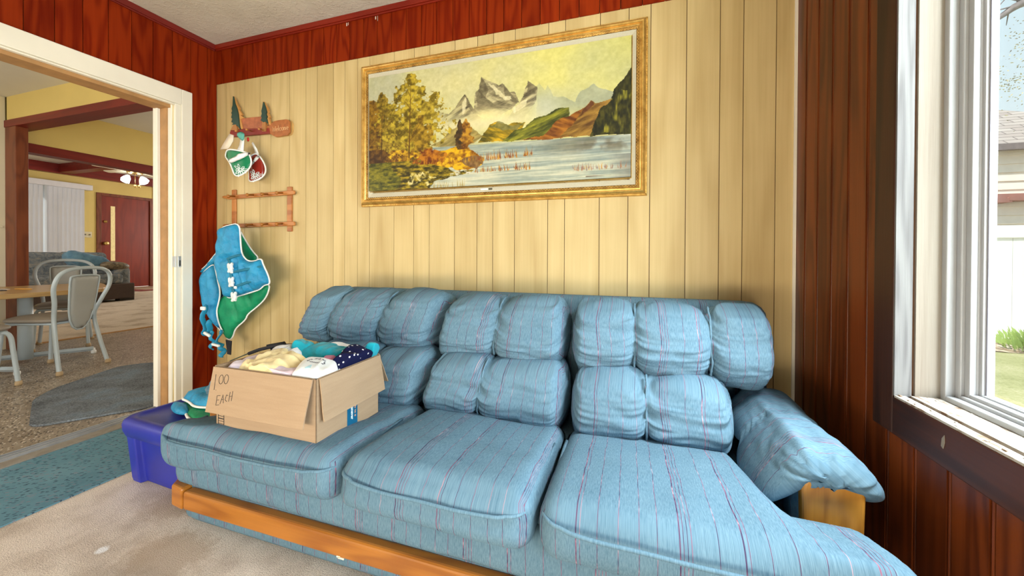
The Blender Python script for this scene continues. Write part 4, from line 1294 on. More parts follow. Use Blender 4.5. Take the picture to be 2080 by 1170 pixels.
prn = random.Random(7)
stroke(0.185, 0.27, 0.192, 0.93, 0.010, (84, 54, 10), 0.8)
for k in range(9):
    h = 0.36 + 0.055 * k
    sgn = 1 if k % 2 else -1
    stroke(0.188, h, 0.188 + sgn * (0.06 - 0.004 * k), h + 0.10, 0.006, (92, 60, 12), 0.7)
stroke(0.20, 0.45, 0.30, 0.76, 0.006, (92, 66, 16), 0.7)
stroke(0.06, 0.28, 0.062, 0.80, 0.008, (62, 38, 10), 0.7)


def reeds(x0, x1, y, h, cols, n):
    for _ in range(n):
        x = prn.uniform(x0, x1); hh = h * prn.uniform(0.4, 1.1)
        stroke(x, y + prn.uniform(-0.01, 0.01), x + prn.uniform(-0.006, 0.006), y + hh, 0.005, prn.choice(cols), 0.9)
        stroke(x, y, x + prn.uniform(-0.004, 0.004), y - hh * 0.35, 0.004, prn.choice(cols), 0.35)


rc = [(140, 66, 18), (196, 128, 28), (112, 50, 20), (206, 150, 50)]
reeds(0.435, 0.56, 0.205, 0.07, rc, 46)
reeds(0.573, 0.62, 0.210, 0.06, rc, 24)
reeds(0.644, 0.675, 0.212, 0.06, rc, 16)
reeds(0.46, 0.59, 0.112, 0.045, rc, 36)
reeds(0.607, 0.68, 0.110, 0.06, rc, 22)
reeds(0.815, 0.995, 0.075, 0.05, [(166, 118, 88), (142, 104, 98), (204, 148, 72), (122, 96, 92)], 50)
reeds(0.25, 0.44, 0.20, 0.06, [(168, 104, 18), (112, 54, 14), (214, 168, 30)], 40)
reeds(0.27, 0.42, 0.0, 0.06, [(150, 126, 60), (182, 158, 90)], 26)
stroke(0.86, 0.02, 0.94, 0.022, 0.006, (92, 74, 60), 0.8)
IMG = np.clip(IMG + (n_fin[..., None] - 0.5) * 14, 0, 255)

pic = thing('painting', 'large gold framed landscape painting of snowy peaks and a lake above the sofa', 'painting', (-0.755, YB - 0.02, 1.32))
xs_ = np.linspace(PX0, PX1, NUX + 1); zs_ = np.linspace(PZ0, PZ1, NUY + 1)
gx, gz = np.meshgrid(xs_, zs_)
vv = np.stack([gx + 0.755, np.full_like(gx, -0.010), gz - 1.32], -1).reshape(-1, 3)
ii = (np.arange(NUY)[:, None] * (NUX + 1) + np.arange(NUX)[None]).ravel()
ff = np.stack([ii, ii + 1, ii + NUX + 2, ii + NUX + 1], -1).astype(np.int32)
me = bpy.data.meshes.new('canvas')
me.vertices.add(len(vv)); me.vertices.foreach_set('co', vv.astype(np.float32).ravel())
me.loops.add(ff.size); me.loops.foreach_set('vertex_index', ff.ravel())
me.polygons.add(len(ff)); me.polygons.foreach_set('loop_start', np.arange(0, ff.size, 4, dtype=np.int32))
me.update(calc_edges=True)
ca = me.color_attributes.new('paint', 'FLOAT_COLOR', 'CORNER')
lin = srgb(IMG).reshape(-1, 3) * 0.86
rgba = np.concatenate([lin, np.ones((len(lin), 1))], 1).astype(np.float32)
ca.data.foreach_set('color', np.repeat(rgba, 4, 0).ravel())
pm = NT('oil_paint')
at = pm.n('Attribute', attribute_name='paint').outputs['Color']
pm.color(at); pm.set(rough=0.45, spec=0.35)
pm.bump(pm.noise(pm.obj((150, 150, 150)), 1, 3), 0.15, 0.003)
me.materials.append(pm.m)
co = bpy.data.objects.new('canvas', me); COL.objects.link(co); co.parent = pic


def frame_ring(b, x0, x1, z0, z1, prof):
    # prof: list of (inset, y) swept round a rectangle with mitred corners
    n = len(prof); vs = []
    for (cx, cz, sx, sz) in ((x0, z0, 1, 1), (x1, z0, -1, 1), (x1, z1, -1, -1), (x0, z1, 1, -1)):
        for (d, y) in prof: vs.append((cx + sx * d, y, cz + sz * d))
    fs = []
    for c in range(4):
        e = (c + 1) % 4
        for k in range(n):
            l = (k + 1) % n
            fs.append((c * n + k, c * n + l, e * n + l, e * n + k))
    b.add(vs, fs)


FX0, FX1, FZ0, FZ1 = -1.578, 0.078, 1.322, 2.180
b = MB()
frame_ring(b, FX0, FX1, FZ0, FZ1, [(0.0, 1.924), (0.0, 1.912), (0.003, 1.905), (0.008, 1.903), (0.012, 1.893), (0.020, 1.886), (0.027, 1.888), (0.030, 1.894), (0.034, 1.893), (0.038, 1.889), (0.042, 1.893), (0.042, 1.924)])
b.build('frame', M['gold'], pic, bevel=0)
b = MB()
frame_ring(b, FX0 + 0.040, FX1 - 0.040, FZ0 + 0.040, FZ1 - 0.040, [(0.0, 1.922), (0.0, 1.898), (0.003, 1.896), (0.012, 1.900), (0.015, 1.905), (0.015, 1.922)])
b.build('frame_slip', M['gold_dark'], pic)
# beaded and key-pattern ornament: small raised blocks along the frame
b = MB()
def beads(b, ins, y0, y1, w, pitch, jag):
    x0, x1, z0, z1 = FX0 + ins, FX1 - ins, FZ0 + ins, FZ1 - ins
    n = int((x1 - x0) / pitch)
    for k in range(n):
        x = x0 + (k + 0.5) * (x1 - x0) / n; h = pitch * 0.30
        o = jag if k % 2 else 0
        b.box(x - h, x + h, y0, y1, z1 - w - o, z1 - o); b.box(x - h, x + h, y0, y1, z0 + o, z0 + w + o)
    n = int((z1 - z0) / pitch)
    for k in range(n):
        z = z0 + (k + 0.5) * (z1 - z0) / n; h = pitch * 0.30
        o = jag if k % 2 else 0
        b.box(x0 + o, x0 + w + o, y0, y1, z - h, z + h); b.box(x1 - w - o, x1 - o, y0, y1, z - h, z + h)
beads(b, 0.0022, 1.9005, 1.906, 0.006, 0.0085, 0.0)
beads(b, 0.0425, 1.8945, 1.899, 0.0045, 0.0075, 0.0035)
b.build('frame_ornament', M['gold'], pic)
b = MB()
frame_ring(b, FX0 + 0.054, FX1 - 0.054, FZ0 + 0.054, FZ1 - 0.054, [(0.0, 1.920), (0.0, 1.902), (0.026, 1.910), (0.026, 1.920)])
lin_o = b.build('liner', M['linen'], pic)
b = MB()
frame_ring(b, PX0 - 0.002, PX1 + 0.002, PZ0 - 0.002, PZ1 + 0.002, [(-0.003, 1.920), (-0.003, 1.906), (0.0, 1.904), (0.003, 1.908), (0.003, 1.920)])
b.build('fillet', M['gold'], pic)
b = MB(); b.box(-0.785, -0.742, 1.9035, 1.906, 1.387, 1.396)
b.build('title_plate', plain('white_card', (0.82, 0.82, 0.72), 0.5), pic)
b = MB(); b.box(-0.738, -0.718, 1.9030, 1.9065, 1.386, 1.397)
b.build('title_plate_end', plain('dark_brass_chip', (0.09, 0.08, 0.05), 0.5), pic)

# ---------------------------------------------------------------- coat rack, peg rack
def onwall(y0):
    return lambda a, bb, h: (a, y0 - h, bb)


green_paint = plain('dark_green_paint', (0.020, 0.055, 0.040), 0.55)
rack = thing('coat_rack', 'wooden wall rack with two cut-out pines and a canoe paddle reading Welcome', 'coat rack', (-2.42, YB, 1.88))
b = MB(); b.prism(PLANK, 0, 0.012, onwall(1.918)); b.build('back_board', plain('reddish_cedar_board', (0.36, 0.11, 0.045), 0.5, 0, 0.25, 30), rack, bevel=0.002)
b = MB(); b.prism(RAIL, 0, 0.018, onwall(1.918)); b.build('rail', plain('red_painted_rail', (0.22, 0.020, 0.012), 0.45), rack, bevel=0.003)
b = MB(); b.prism(PADDLE_BACK, 0, 0.004, onwall(1.926)); b.prism([(p[0] * 0.9 + 0.1 * -2.25, p[1] * 0.9 + 0.1 * 1.868) for p in PADDLE], 0, 0.010, onwall(1.922))
pb = b.build('paddle_edge', plain('pale_paddle_edge', (0.60, 0.36, 0.12), 0.5), rack)
b = MB(); b.prism(PADDLE, 0, 0.012, onwall(1.914))
pad_ = b.build('paddle', plain('terracotta_varnished_paddle', (0.36, 0.115, 0.030), 0.4, 0, 0.2, 40), rack, bevel=0.003)
for e, t_, nm in ((TREE1E, TREE1, 'pine'), (TREE2E, TREE2, 'pine')):
    b = MB(); b.prism(e, 0, 0.014, onwall(1.914)); o = b.build(nm, plain('tan_cut_wood', (0.56, 0.27, 0.075), 0.5), rack)
    b = MB(); b.prism(t_, 0, 0.010, onwall(1.9005)); b.build('painted_face', green_paint, o)
trk = plain('brown_wood_trunk', (0.36, 0.15, 0.04), 0.5)
b = MB(); b.prism(TRUNK1, 0, 0.012, onwall(1.902)); b.build('trunk', trk, rack)
b = MB(); b.prism(TRUNK2, 0, 0.012, onwall(1.905)); b.build('trunk', trk, rack)
for (x, z) in COAT_PEGS[:3]:
    b = MB(); b.lathe([(0.004, 0), (0.004, 0.030), (0.008, 0.033), (0.009, 0.040), (0.004, 0.044)], 10, Matrix.Translation((x, 1.900, z)) @ Matrix.Rotation(PI / 2, 4, 'X'))
    b.build('peg', M['orange_wood'], rack, smooth=True)


def strokes(paths, fn, r, n=5):
    b = MB()
    for p in paths: b.tube([fn(*q) for q in p], r, n)
    return b


# carved lettering: W e l c o m e
def oval(cx, cy, rx, ry, a0=0, a1=360, n=12):
    return [(cx + rx * math.cos(math.radians(a0 + (a1 - a0) * k / n)), cy + ry * math.sin(math.radians(a0 + (a1 - a0) * k / n))) for k in range(n + 1)]


LET = {'W': ([[(0, 1.3), (.18, 0), (.40, .9), (.62, 0), (.85, 1.35)]], .95), 'e': ([[(0.05, .40), (.50, .45)] + oval(.28, .4, .24, .38, 20, 320, 10)], .62),
       'l': ([[(.05, 1.4), (.08, .05), (.18, 0)]], .30), 'c': ([oval(.28, .4, .24, .38, 50, 310, 10)], .58), 'o': ([oval(.28, .4, .24, .38)], .64),
       'm': ([[(0, .75), (.02, 0)], [(.02, .55), (.15, .75), (.26, .60), (.28, 0)], [(.28, .55), (.42, .75), (.53, .60), (.55, 0)]], .74)}
paths = []; cx = 0.0
for ch in 'Welcome':
    st, w = LET[ch]
    for s in st: paths.append([(cx + q[0], q[1]) for q in s])
    cx += w
wx0, wx1 = -2.293, -2.152
sc = (wx1 - wx0) / cx
b = strokes(paths, lambda a, c: (wx0 + a * sc, 1.9015, 1.850 + c * 0.026 + a * sc * 0.02), 0.0011)
b.build('welcome_lettering', plain('pale_carved_lettering', (0.66, 0.45, 0.22), 0.6), pad_)

prk = thing('peg_rack', 'wooden lattice peg rack of two rails hanging below the visors', 'peg rack', (-2.43, YB, 1.33))
b = MB(); b.prism([(-2.768, 1.434), (-2.752, 1.440), (-2.11, 1.450), (-2.105, 1.440), (-2.105, 1.424), (-2.12, 1.421), (-2.70, 1.414), (-2.755, 1.424)], 0, 0.014, onwall(1.914)); b.build('rail', M['orange_wood'], prk, bevel=0.004)
b = MB(); b.prism([(-2.762, 1.232), (-2.745, 1.238), (-2.11, 1.245), (-2.105, 1.238), (-2.105, 1.218), (-2.12, 1.216), (-2.70, 1.212), (-2.750, 1.222)], 0, 0.014, onwall(1.914)); b.build('rail', M['orange_wood'], prk, bevel=0.004)
for (x0, x1, z0, z1) in ((-2.690, -2.652, 1.205, 1.482), (-2.182, -2.142, 1.180, 1.478)):
    b = MB(); b.box(x0, x1, 1.914, 1.9255, z0, z1); b.build('post', M['orange_wood'], prk, bevel=0.003)
for (x, z) in ((-2.640, 1.432), (-2.465, 1.434), (-2.335, 1.433), (-2.205, 1.436), (-2.640, 1.228), (-2.475, 1.230), (-2.335, 1.232), (-2.205, 1.232)):
    b = MB(); b.lathe([(0.0065, -0.004), (0.0065, 0.036), (0.011, 0.040), (0.012, 0.048), (0.006, 0.054)], 10, Matrix.Translation((x, 1.902, z)) @ Matrix.Rotation(PI / 2 + 0.15, 4, 'X'))
    b.build('peg', M['oak'], prk, smooth=True)

# ---------------------------------------------------------------- visors
def visor(name, label, brim, band, straps, clip, prnt, cols, yb, loc):
    v = thing(name, label, 'visor', loc, 0, 'sun visors on the coat rack')
    xs0 = [p[0] for p in brim]; xc = (min(xs0) + max(xs0)) / 2; hw = (max(xs0) - min(xs0)) / 2
    def curve(y):
        return lambda a, c, t: (a, y - t + 0.035 * ((a - xc) / hw) ** 2, c)
    sb = smooth_poly(brim, 2)
    b = MB(); b.pillow(sb, 0.0022, 0.01, curve(yb), 0.014)
    bm = NT(cols[0] + '_plastic'); bm.color(cols[1]); bm.set(rough=0.18, spec=0.6)
    br = b.build('brim', bm.m, v, smooth=True)
    f = curve(yb)
    b = MB(); b.tube([f(p[0], p[1], 0.001) for p in densify(sb, 0.008)], 0.0050, 6, closed=True)
    b.build('piping', white_cloth, br, smooth=True)
    b = MB(); b.pillow(smooth_poly(band, 1), 0.006, 0.015, curve(yb - 0.014), 0.012); b.build('band', white_cloth, v, smooth=True)
    for s in straps:
        b = MB(); b.prism(s, -0.002, 0.003, lambda a, c, t: (a, yb + 0.012 - t, c)); b.build('strap', cream_cloth if s is straps[-1] and len(straps) > 1 else white_cloth, v, smooth=True)
    b = MB(); b.pillow(smooth_poly(clip, 1), 0.008, 0.015, lambda a, c, t: (a, yb + 0.006 - t, c), 0.010); b.build('strap_clip', plain(cols[0] + '_elastic', cols[2], 0.8), v, smooth=True)
    fp = curve(yb - 0.0045)
    px_ = sum(p[0] for p in prnt) / len(prnt); pz_ = sum(p[1] for p in prnt) / len(prnt)
    b = MB()
    for k in range(9):   # fan of plumes round a small motif
        an = math.radians(k * 36 - 150 + prnt[0][0] * 40)
        L = 0.030 + 0.010 * math.sin(k * 2.1)
        q = [(px_ + 0.010 * math.cos(an) + L * t_ * math.cos(an) + 0.0055 * math.sin(t_ * PI) * sd * -math.sin(an), pz_ + 0.010 * math.sin(an) + L * t_ * math.sin(an) + 0.0055 * math.sin(t_ * PI) * sd * math.cos(an)) for sd, tr in ((1, range(0, 7)), (-1, range(6, -1, -1))) for t_ in [i_ / 6 for i_ in tr]]
        b.tube([fp(a, c, 0.001) for a, c in q], 0.0019, 4)
    b.tube([fp(px_ + 0.007 * math.cos(k), pz_ + 0.009 * math.sin(k), 0.001) for k in range(7)], 0.0025, 4)
    b.build('print', plain('pale_print', (0.72, 0.78, 0.76), 0.5), br)
    return v


white_cloth = plain('white_cloth', (0.82, 0.82, 0.80), 0.85, 0, 0.04, 30, 0.1)
cream_cloth = plain('cream_cloth', (0.72, 0.62, 0.50), 0.85, 0, 0.06, 30, 0.1)
visor('sun_visor', 'green plastic sun visor with white band hanging from the coat rack', G_BRIM, G_BAND, [G_STRAP_F, G_STRAP_B], G_CLIP, G_PRINT, ('green', (0.012, 0.20, 0.085), (0.10, 0.36, 0.29)), 1.775, (-2.52, 1.80, 1.55))
visor('sun_visor', 'dark red sun visor with white band hanging behind the green one', R_BRIM, R_BAND, [R_STRAP], R_CLIP, R_PRINT, ('red', (0.26, 0.020, 0.012), (0.55, 0.02, 0.015)), 1.855, (-2.43, 1.85, 1.52))

# ---------------------------------------------------------------- hanging life vest
nyl = NT('turquoise_blue_nylon')
_n = nyl.noise(nyl.obj((14, 14, 14)), 1, 4, 0.6)
nyl.color(nyl.ramp(_n, [(0.3, (0.010, 0.21, 0.42)), (0.7, (0.020, 0.31, 0.56))])); nyl.set(rough=0.42, spec=0.4)
nyl.bump(nyl.noise(nyl.obj((26, 26, 26)), 1, 5, 0.65), 0.45, 0.02)
grn = NT('green_nylon_lining')
grn.color(grn.ramp(grn.noise(grn.obj((10, 10, 10)), 1, 4), [(0.3, (0.004, 0.20, 0.085)), (0.7, (0.010, 0.32, 0.14))])); grn.set(rough=0.5, spec=0.3)
grn.bump(grn.noise(grn.obj((18, 18, 18)), 1, 4, 0.6), 0.35, 0.02)
web = plain('teal_webbing', (0.006, 0.15, 0.24), 0.7)
webb = plain('blue_webbing', (0.008, 0.24, 0.42), 0.6)
black_web = plain('black_webbing', (0.012, 0.012, 0.018), 0.7)
white_pl = plain('white_plastic', (0.78, 0.78, 0.76), 0.35)


def quilt(y, seed, cx=-2.45, bow=0.0, lines=()):
    def f(a, c, t):
        w = 0.35 * t * (1 + nz(a * 18, c * 18, seed))
        for (p, q) in lines:   # stitched channels across the panel
            dx, dy = q[0] - p[0], q[1] - p[1]
            L = dx * dx + dy * dy
            k = max(0, min(1, ((a - p[0]) * dx + (c - p[1]) * dy) / L))
            d = math.hypot(a - p[0] - k * dx, c - p[1] - k * dy)
            w -= 0.75 * t * math.exp(-(d / 0.012) ** 2) if t > 0 else 0
        return (a, y - t - w + bow * (a - cx) ** 2, c)
    return f


vest = thing('life_vest', 'blue life vest with green lining and white buckles hanging from the peg rack', 'life vest', (-2.47, 1.80, 0.38), 0, 'blue life vests')


def vpanel(name, out, y, T, w, mat, seed, pipe=True, lines=(), step=0.016, it=2):
    so = smooth_poly(out, it)
    b = MB(); fq = quilt(y, seed, lines=lines)
    b.pillow(so, T, w, fq, step, 0.6)
    o = b.build(name, mat, vest, smooth=True)
    if pipe:
        b = MB(); b.tube([fq(p[0], p[1], 0.0) for p in densify(so, 0.012)], 0.0048, 6, closed=True)
        b.build('piping', white_cloth, o, smooth=True)
    return o


vpanel('collar_lining', VEST_NECK, 1.86, 0.010, 0.03, grn, 3)
vpanel('lining', VEST_LINING, 1.842, 0.022, 0.05, grn, 1, True, [((-2.42, 0.80), (-2.36, 0.62)), ((-2.54, 0.70), (-2.47, 0.48))])
vpanel('shoulder_panel', VEST_SHOULDER, 1.828, 0.016, 0.04, nyl.m, 4)
b = MB(); b.pillow(VEST_INNER, 0.01, 0.03, quilt(1.855, 9), 0.02); b.build('inside_panel', plain('dark_navy_inner', (0.01, 0.03, 0.06), 0.7), vest, smooth=True)
vpanel('left_front_panel', VEST_LEFT, 1.803, 0.024, 0.05, nyl.m, 2)
fp = vpanel('front_panel', VEST_FRONT, 1.752, 0.030, 0.045, nyl.m, 5, True, [((-2.385, 0.99), (-2.33, 0.78)), ((-2.325, 0.95), (-2.265, 0.80)), ((-2.52, 0.99), (-2.40, 1.02))], 0.014)
for s in (V_STRAPA, V_STRAPB, V_STRAPC):
    b = MB(); b.tube([(x, 1.706 + 0.03 * max(0, (x + 2.26)) / 0.1, z) for x, z in smooth_poly(s, 2, False) if x < -2.178], 0.0075, 8, flat=0.45); b.build('webbing', web, vest, smooth=True)
b = MB(); b.tube([(x, 1.707, z) for x, z in V_WEB1], 0.011, 8, flat=0.3); b.build('webbing', web, vest, smooth=True)
for (x, z) in V_BUCKLES:
    out = [(-.022, .020), (-.014, .030), (-.007, .020), (.007, .024), (.014, .034), (.022, .022), (.016, .006), (.026, -.008), (.018, -.014), (.018, -.030), (.004, -.026), (-.008, -.034), (-.020, -.030), (-.014, -.010), (-.020, 0.0)]
    b = MB(); b.prism([(x + p, z + q) for p, q in out], 0, 0.014, onwall(1.706)); b.build('buckle', white_pl, vest, bevel=0.004)
    b = MB(); b.box(x - 0.007, x + 0.007, 1.6905, 1.6925, z - 0.010, z + 0.008); b.build('buckle_tongue', plain('pale_grey_plastic', (0.60, 0.62, 0.62), 0.4), vest, bevel=0.001)
for (x, z) in ((V_STRAPB[0][0] - 0.008, V_STRAPB[0][1]), (V_STRAPC[0][0], V_STRAPC[0][1] - 0.006)):
    b = MB(); b.puff((x, 1.703, z), (0.011, 0.006, 0.009), 0.005, (4, 4, 4)); b.build('strap_slide', white_pl, vest, smooth=True)
for s, w in ((V_HANG1, 0.017), (V_HANG2, 0.013), (V_HANG3, 0.014)):
    q = smooth_poly(s, 2, False)
    b = MB(); b.tube([(x, 1.73 + 0.012 * math.sin(k), z) for k, (x, z) in enumerate(q)], w, 8, flat=0.35); b.build('loose_strap', webb, vest, smooth=True)
for (x, z), (lx, lz, a) in zip(V_BUCK_L, ((0.020, 0.012, 0.0), (0.030, 0.009, -0.35), (0.034, 0.008, -0.12))):
    b = MB(); b.puff((x, 1.715, z), (lx, 0.008, lz), 0.006, (8, 4, 4), None, None, Matrix.Rotation(-a, 4, 'Y')); b.build('strap_slide', white_pl, vest, smooth=True)
b = MB(); b.prism(V_BLACK, 0, 0.005, onwall(1.80)); b.build('tail_strap', black_web, vest)

# ---------------------------------------------------------------- cardboard box of clothes
card = NT('brown_cardboard')
_n = card.noise(card.obj((5, 5, 60)), 1, 3, 0.6); _n2 = card.noise(card.obj(), 300, 2)
card.color(card.ramp(card.math('ADD', card.math('MULTIPLY', _n, .7), card.math('MULTIPLY', _n2, .3)), [(0.3, (0.35, 0.24, 0.15)), (0.7, (0.41, 0.29, 0.185))])); card.set(rough=0.85, spec=0.15)
M['card'] = card.m
ink = plain('black_ink', (0.035, 0.028, 0.025), 0.8)
BX0, BX1, BY0, BY1, BZ0, BZ1 = -1.412, -0.960, 0.950, 1.262, 0.396, 0.628
box = thing('cardboard_box', 'open cardboard box of folded clothes standing on the left sofa cushion', 'box', ((BX0 + BX1) / 2, 1.10, BZ0))
th = 0.004
b = MB()
b.box(BX0, BX1, BY0, BY1, BZ0, BZ0 + th)
b.box(BX0, BX1, BY0, BY0 + th, BZ0, BZ1); b.box(BX0, BX1, BY1 - th, BY1, BZ0, BZ1)
b.box(BX0, BX0 + th, BY0, BY1, BZ0, BZ1); b.box(BX1 - th, BX1, BY0, BY1, BZ0, BZ1)
bd = b.build('box_body', M['card'], box, bevel=0.0015)


def flap(p0, p1, out, down, w0, w1, nseg=8, ragged=0.0):
    # hangs from edge p0-p1; out: outward unit vector; down/outward lengths
    p0 = Vector(p0); p1 = Vector(p1); out = Vector(out)
    b = MB()
    def f(u, v, t):
        e = p0.lerp(p1, u)
        sp = (p1 - p0).normalized() * ((w0 * (1 - u) + w1 * u) * v)
        bend = out * (0.006 + down[1] * v) + Vector((0, 0, -1)) * (down[0] * v)
        n = (out * down[0] + Vector((0, 0, 1)) * down[1]).normalized()
        wob = 0.004 * nz(u * 3, v * 2, down[0] * 50) * v
        return e + sp + bend + n * (t + wob)
    vs = []; nu, nv = 16, 8
    for t in (0, th):
        for j in range(nv + 1):
            for i in range(nu + 1): vs.append(f(i / nu, j / nv, t))
    fs = []; w = nu + 1; o = w * (nv + 1)
    for j in range(nv):
        for i in range(nu):
            a = j * w + i
            fs.append((a, a + 1, a + w + 1, a + w)); fs.append((o + a, o + a + w, o + a + w + 1, o + a + 1))
    rim = [i for i in range(nu)] + [j * w + nu for j in range(nv)] + [nv * w + i for i in range(nu, 0, -1)] + [j * w for j in range(nv, 0, -1)]
    for k in range(len(rim)):
        a, c = rim[k], rim[(k + 1) % len(rim)]
        fs.append((a, o + a, o + c, c))
    b.add(vs, fs)
    return b, f


b, ff_ = flap((BX0 + 0.002, BY0, BZ1), (BX1 - 0.006, BY0, BZ1), (0, -1, 0), (0.152, 0.026), -0.004, -0.012)
fl1 = b.build('front_flap', M['card'], box)
b, fr_ = flap((BX1, BY0 + 0.006, BZ1), (BX1, BY1 - 0.002, BZ1), (1, 0, 0), (0.140, 0.014), 0.004, 0.012)
fl2 = b.build('side_flap', M['card'], box)
b, _x = flap((BX1 - 0.004, BY1, BZ1), (BX0 + 0.004, BY1, BZ1), (0, 1, 0), (0.13, 0.06), 0, 0)
b.build('back_flap', M['card'], box)
b, _x = flap((BX0, BY1 - 0.004, BZ1), (BX0, BY0 + 0.004, BZ1), (-1, 0, 0), (0.15, 0.02), 0.0, 0.0)
b.build('side_flap', M['card'], box)
# hand lettering 1.00 EACH
H = [[(0, 1), (.06, 0)], [(.20, .02), (.215, .0)], oval(.48, .72, .17, .30), oval(.88, .78, .17, .30),
     [(.62, -.30), (.38, -.34), (.40, -.62), (.58, -.58)], [(.40, -.62), (.42, -.95), (.66, -.88)],
     [(.72, -.82), (.84, -.22), (.98, -.74)], [(.76, -.55), (.94, -.50)],
     [(1.24, -.22), (1.10, -.20), (1.07, -.52), (1.22, -.60)],
     [(1.36, .02), (1.38, -.58)], [(1.56, .10), (1.58, -.52)], [(1.37, -.28), (1.57, -.20)]]
def on_flap(a, c):
    u = 0.045 + a * 0.135
    v = 0.47 - c * 0.33
    return ff_(u, v, th + 0.0004) if True else None
paths = [densify(p, 0.08)[:-1] if False else p for p in H]
def fine(p):
    o = []
    for i in range(len(p) - 1):
        for k in range(4):
            o.append((p[i][0] + (p[i + 1][0] - p[i][0]) * k / 4, p[i][1] + (p[i + 1][1] - p[i][1]) * k / 4))
    return o + [p[-1]]
side = 1 if ff_(0.5, 0.5, 1.0).y < ff_(0.5, 0.5, 0.0).y else -1
def on_front(a, c): return ff_(0.045 + a * 0.135, 0.50 - c * 0.34, (th + 0.0004))
b = strokes([fine(p) for p in H], on_front, 0.0009, 5)
b.build('handwriting', ink, fl1)
# printed barcode-like mark at the lower left corner, cut off by the flap
b = MB()
yF = BY0 - 0.0006
def fr_line(x0, z0, x1, z1, w=0.0012): b.tube([(x0, yF, z0), (x1, yF, z1)], w, 4)
xa, xb, za, zb = BX0 + 0.012, BX0 + 0.040, BZ0 + 0.012, BZ0 + 0.10
fr_line(xa, za, xb, za); fr_line(xa, za, xa, zb); fr_line(xb, za, xb, zb)
for k in range(9): fr_line(xa, za + 0.008 + k * 0.009, xb, za + 0.007 + k * 0.009, 0.0008 + 0.001 * (k % 3 == 0))
b.build('printed_mark', ink, bd)
# blue printed tape with lettering running down
tp_m = plain('blue_tape', (0.006, 0.105, 0.215), 0.35, 0, 0.05)
b = MB(); b.box(BX1 + 0.0002, BX1 + 0.0010, 1.088, 1.140, BZ0 + 0.004, BZ0 + 0.16)
tp = b.build('tape', tp_m, bd)


def text_mesh(body, size, Mx, name, mat, parent, depth=0.0004, bold=0.0):
    cu = bpy.data.curves.new(name, 'FONT'); cu.body = body; cu.size = size; cu.extrude = depth; cu.offset = bold; cu.resolution_u = 3
    to = bpy.data.objects.new(name, cu); COL.objects.link(to)
    dg = bpy.context.evaluated_depsgraph_get()
    me = bpy.data.meshes.new_from_object(to.evaluated_get(dg))
    bpy.data.objects.remove(to); bpy.data.curves.remove(cu)
    mb = MB(); mb.add([Mx @ v.co for v in me.vertices], [tuple(p.vertices) for p in me.polygons])
    bpy.data.meshes.remove(me)
    return mb.build(name, mat, parent)


# text baseline runs downwards (-z), letter tops towards +y, facing +x
MT = Matrix(((0, 0, 1, BX1 + 0.0012), (0, 1, 0, 1.124), (-1, 0, 0, BZ0 + 0.106), (0, 0, 0, 1)))
text_mesh('Ready to o', 0.0150, MT, 'tape_lettering', plain('orange_print', (0.62, 0.32, 0.16), 0.5), tp)
MT2 = Matrix(((0, 0, 1, BX1 + 0.0012), (0, 1, 0, 1.107), (-1, 0, 0, BZ0 + 0.106), (0, 0, 0, 1)))
text_mesh('Whenever ', 0.0165, MT2, 'tape_lettering', plain('white_print', (0.75, 0.85, 0.90), 0.5), tp, bold=0.0004)
b = MB(); b.tube([(BX1 - 0.004, BY0 - 0.0005, 0.628), (BX1, BY0 - 0.0005, 0.627), (BX1 + 0.0005, BY0 + 0.004, 0.629)], 0.0012, 5)
b.build('corner_mark', ink, bd)

# ---------------------------------------------------------------- clothes
def cloth_mat(name, c, d, rough=0.9):
    m = NT(name)
    n1 = m.noise(m.obj((9, 9, 9)), 1, 4, 0.6)
    m.color(m.ramp(n1, [(0.3, d), (0.65, c)])); m.set(rough=rough, spec=0.12, sheen=0.2)
    m.bump(m.noise(m.obj((45, 45, 45)), 1, 4, 0.6), 0.35, 0.01)
    return m


def garment(name, label, cat, c, h, mat, seed, rot=0.0, tilt=(0, 0), folds=18.0, amp=0.012, group=None, uv=False):
    top_ = c[2] + h[2]; hz_ = (top_ - (BZ0 + 0.012)) / 2; rz_ = h[2] * 0.95; c = (c[0], c[1], top_ - hz_); h = (h[0], h[1], hz_)
    Mx = Matrix.Rotation(rot, 4, 'Z') @ Matrix.Rotation(tilt[0], 4, 'X') @ Matrix.Rotation(tilt[1], 4, 'Y')
    def disp(p, a):
        p = p.copy()
        w = nz(p.x * 7 + seed, p.y * 7, p.z * 3) * 0.8
        rid = 1 - abs(nz(p.x * folds * 0.55 + w * 2.2, p.y * folds + w * 1.5, seed)) * 2
        q = nz(p.x * 9, p.y * 9, seed + 3)
        r2 = 1 - abs(nz(p.x * folds * 1.3 + w * 3, p.y * folds * 0.5 - w * 2, seed + 6)) * 2
        d = amp * (rid * 0.95 + r2 * 0.45 + q * 0.9)
        n = Vector((a[0] * 0.35, a[1] * 0.35, a[2]))
        if n.length > 0: n.normalize()
        p += n * d
        p.x += 0.010 * nz(p.y * 14, seed, p.z * 10); p.y += 0.010 * nz(p.x * 14, seed + 1, p.z * 10)
        return p
    b = MB()
    b.puff(c, h, (h[0] * 0.55, h[1] * 0.55, rz_), (34, 34, 16), disp, lambda p, a: (p.x, p.y), Mx)
    # everything below the rim stays inside the box
    lim = []
    for p in b.v:
        k = 0.0 if p[2] < BZ1 - 0.005 else min(1.0, (p[2] - BZ1 + 0.005) / 0.03) * 0.012
        lim.append((max(BX0 + 0.007 - k, min(BX1 - 0.007 + k, p[0])), max(BY0 + 0.007 - k, min(BY1 - 0.007 + k, p[1])), max(BZ0 + 0.006, p[2])))
    b.v = lim
    o = b.build(name, mat, None, smooth=True, origin=(c[0], c[1], c[2] - h[2]))
    return tag(o, label, cat, group or 'clothes heaped in the cardboard box')


